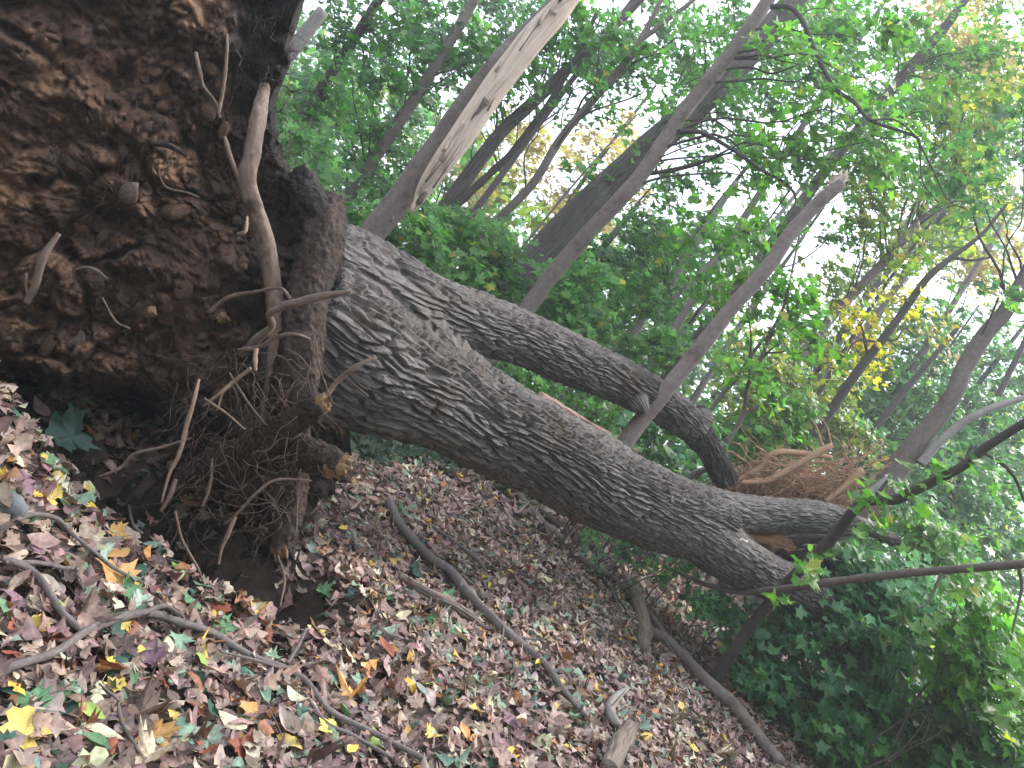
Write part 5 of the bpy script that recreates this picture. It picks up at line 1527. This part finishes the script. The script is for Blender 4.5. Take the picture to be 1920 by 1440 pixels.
single('broken_branch', V, F, M['grey'], 'pale snapped branch poking out beside the far bend of the upper stem', 'branch', {'bk': bk})
V, F, bk = tube(rows([(1010, 745, 26, 8.6), (1090, 796, 26, 8.8), (1150, 826, 28, 9.0), (1210, 860, 26, 9.2)]), 80, 22, rough=0.3)
single('stripped_log', V, F, M['stripped'], 'pinkish stripped log lying behind the thick lower stem', 'log', {'bk': bk})
# grey stone at the left edge
V, F = lump(900)
p = gp(0, 985)
single('grey_stone', V * np.array([0.07, 0.05, 0.05]) + p + np.array([-0.02, 0, 0.04]), F, M['slate'], 'flat grey stone at the left edge of the leaves', 'stone', smooth=False)

# ------------------------------------------------------------------ the leaves that can be told apart
CN = {'yellow': (0.62, 0.45, 0.12), 'orange': (0.52, 0.29, 0.10), 'pale green': (0.25, 0.37, 0.26), 'green': (0.10, 0.22, 0.10), 'dark green': (0.045, 0.10, 0.07), 'cream': (0.60, 0.54, 0.36),
      'brown': (0.27, 0.185, 0.15), 'tan': (0.46, 0.35, 0.27), 'rust red': (0.30, 0.09, 0.05), 'purple': (0.22, 0.12, 0.15), 'grey brown': (0.27, 0.21, 0.19), 'lime': (0.30, 0.42, 0.09)}
hand = [
    ('maple', 'orange', 195, 1092, 85, 'veined golden orange maple leaf beside the slim stick near the pit'), ('maple', 'yellow', 22, 1415, 100, 'large spotted yellow leaf in the bottom left corner'),
    ('maple', 'orange', 268, 1418, 75, 'golden leaf with dark spots right of the corner leaf'), ('maple', 'pale green', 338, 1400, 75, 'pale green maple leaf below the long crooked branch'),
    ('maple', 'pale green', 120, 972, 72, 'pale green maple leaf near the top of the nearest leaves'), ('oval', 'cream', 420, 1370, 50, 'round cream coloured leaf with its tip on an orange leaf'),
    ('maple', 'orange', 450, 1358, 48, 'orange leaf touching the round cream leaf'), ('maple', 'yellow', 52, 1208, 42, 'small bright yellow scrap under the stick junction'),
    ('maple', 'green', 32, 1338, 70, 'mid green maple leaf at the left edge below the branch'), ('maple', 'green', 130, 1070, 60, 'shaded green maple leaf beside the orange veined one'),
    ('long', 'cream', 170, 1395, 80, 'long cream leaf with pointed tip near the bottom edge'), ('maple', 'yellow', 308, 1365, 26, 'little yellow leaf above the pale green maple leaf'),
    ('maple', 'pale green', 318, 1225, 42, 'pale green leaf fragment just under the crooked branch'), ('oval', 'cream', 300, 1230, 36, 'small grey cream leaf hanging beside the branch'),
    ('maple', 'green', 410, 1195, 48, 'green maple leaf right of the branch crest'), ('maple', 'pale green', 605, 1290, 55, 'pale green maple leaf at the forked twig'),
    ('maple', 'yellow', 75, 962, 46, 'yellow maple leaf by the grey stone'), ('oak', 'purple', 30, 925, 62, 'mauve oak leaf at the left edge on the mound'),
    ('oval', 'cream', 12, 880, 34, 'pale cream leaf on the mound at the left edge'), ('maple', 'pale green', 495, 1250, 38, 'pale green leaf left of the forked twig'),
    ('oak', 'brown', 260, 1330, 62, 'brown many lobed oak leaf in the nearest litter'), ('oval', 'rust red', 90, 1225, 44, 'dark red oval leaf standing beside the stick junction'),
    ('maple', 'yellow', 465, 1158, 40, 'yellow green leaf right of the pit edge'), ('oval', 'lime', 320, 1082, 26, 'small lime green oval leaf in the bare soil'),
    ('maple', 'dark green', 555, 1360, 50, 'blackish green leaf near the lower twig'), ('maple', 'yellow', 190, 1310, 44, 'crumpled yellow leaf in the middle of the near litter'),
    ('oval', 'pale green', 475, 1325, 40, 'pale green oval leaf below the dark twig'), ('oak', 'rust red', 490, 1205, 40, 'reddish oak leaf with spread lobes'),
    ('maple', 'dark green', 140, 822, 95, 'large shaded green maple leaf hanging in the dark pit mouth'), ('maple', 'dark green', 75, 845, 60, 'smaller shaded leaf at the left of the pit mouth'),
    ('maple', 'green', 800, 1180, 42, 'deep green leaf below the pale crumbling branch'), ('long', 'pale green', 712, 1200, 60, 'long pale green leaf in the centre of the slope'),
    ('maple', 'pale green', 838, 1190, 38, 'bluish green leaf right of the deep green leaf'), ('oval', 'rust red', 710, 1230, 42, 'red brown oval leaf under the long green leaf'),
    ('maple', 'yellow', 790, 1400, 40, 'yellow maple leaf near the bottom centre left'), ('maple', 'purple', 945, 1365, 46, 'mauve pink leaf near the bottom centre'),
    ('maple', 'yellow', 725, 1062, 36, 'yellow green leaf left of the longest straight branch'), ('maple', 'dark green', 770, 1080, 44, 'dark green leaf lying on the longest straight branch'),
    ('long', 'cream', 918, 1275, 44, 'pale curled leaf beside the longest straight branch'), ('maple', 'pale green', 1085, 1280, 38, 'pale green leaf right of the longest straight branch'),
    ('maple', 'yellow', 1255, 1155, 24, 'yellow leaf beyond the sloping branch'), ('long', 'dark green', 665, 1320, 56, 'folded grey green leaf at bottom left of centre'),
    ('oval', 'rust red', 655, 955, 24, 'small rusty leaf beside the snapped root'), ('maple', 'pale green', 880, 1290, 32, 'pair of pale leaves near the curled one'),
    ('maple', 'orange', 210, 1022, 44, 'brown orange leaf on the lip of the pit'), ('oval', 'lime', 150, 1360, 46, 'olive lime leaf near the bent twig'),
    ('maple', 'green', 600, 1130, 40, 'green leaf under the hanging frayed root'), ('maple', 'pale green', 660, 1290, 36, 'blue green leaf below the forked twig'),
]
rs = RS(2024)
LG = 'single leaves lying on top of the leaf litter'
placed = []
for i, (kd, cn, px, py, w, lb) in enumerate(hand):
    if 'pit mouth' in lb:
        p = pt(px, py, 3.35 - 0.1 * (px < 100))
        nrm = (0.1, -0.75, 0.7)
    else:
        p = gp(px, py, 0.045)
        nrm = (0.14 * rs.randn(), -0.22 + 0.14 * rs.randn(), 1)
    size = w * p[1] / FPX * (0.95 if kd != 'oval' else 1.15)
    col = np.array(CN[cn]) * (0.92 + 0.16 * rs.rand()) * (0.45 if 'pit mouth' in lb else 1)  # pit mouth leaves get the pit's shade in their colour
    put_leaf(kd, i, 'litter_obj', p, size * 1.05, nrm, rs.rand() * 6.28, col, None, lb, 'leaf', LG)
    placed.append((px, py))
marks = [(200, 1000, 'on the lip of the bare soil pit'), (150, 1130, 'above the long crooked branch'), (450, 1140, 'just below the bare soil pit'), (130, 1300, 'below the left part of the crooked branch'), (330, 1310, 'under the middle of the crooked branch'),
         (480, 1400, 'beneath the lower part of the crooked branch'), (620, 1200, 'between the forked twig and the straight branch'), (640, 1030, 'beside the snapped root end'), (820, 1050, 'above the longest straight branch'), (780, 1180, 'along the pale crumbling branch'),
         (700, 1370, 'in the lower centre left litter'), (880, 1370, 'in the lower centre litter'), (1000, 1160, 'between the straight and sloping branches'), (1070, 1330, 'near the pale curved wood'), (1250, 1330, 'left of the thick dark branch'), (1030, 1060, 'uphill near the trunk shadow')]
names = list(CN.keys()); wn_ = np.array([5, 3, 7, 6, 4, 5, 30, 14, 7, 5, 16, 2], float); wn_ /= wn_.sum()
ad = {'maple': 'lobed maple leaf', 'oak': 'lobed oak leaf', 'oval': 'oval leaf', 'long': 'narrow pointed leaf', 'broken': 'torn leaf scrap'}
tries = 0
used = set()
cnt = 0
while cnt < 250 and tries < 8000:
    tries += 1
    px, py = 1350 * rs.rand(), 900 + 530 * rs.rand()
    u_, v_ = uv(px, py)
    p = gp(px, py, 0.04)
    if p[1] > 7 or rs.rand() > (2.6 / p[1]) ** 1.6: continue
    if segdist(p[0], p[1], PIT_A, PIT_B) < 0.45: continue
    if px > 480 and py < 900 + (px - 620) * 0.42: continue
    if any(abs(px - a) < 26 and abs(py - b) < 26 for a, b in placed): continue
    kd = rs.choice(['maple', 'oak', 'oval', 'long', 'broken'], p=[.24, .2, .28, .13, .15])
    cn = rs.choice(names, p=wn_)
    size = rs.uniform(0.06, 0.115)
    wpx = size / p[1] * FPX
    sz = 'small' if size < 0.078 else ('large' if size > 0.098 else 'medium')
    mk = min(marks, key=lambda m_: (m_[0] - px) ** 2 + (m_[1] - py) ** 2)[2]
    lb = f'{sz} {cn} {ad[kd]} {mk}'
    if lb in used: continue
    used.add(lb)
    put_leaf(kd, rs.randint(6), 'litter_obj', p, size, (0.3 * rs.randn(), -0.12 + 0.3 * rs.randn(), 1), rs.rand() * 6.28, np.array(CN[cn]) * (0.8 + 0.4 * rs.rand()), None, lb, 'leaf', LG)
    placed.append((px, py)); cnt += 1
tot = sum(len(o.data.loop_triangles) or sum(p.loop_total - 2 for p in ()) for o in bpy.data.objects if o.type == 'MESH' and False)
print('leaves placed', cnt, 'tris', sum(int(len(me.loops) - 2 * len(me.polygons)) for me in bpy.data.meshes))
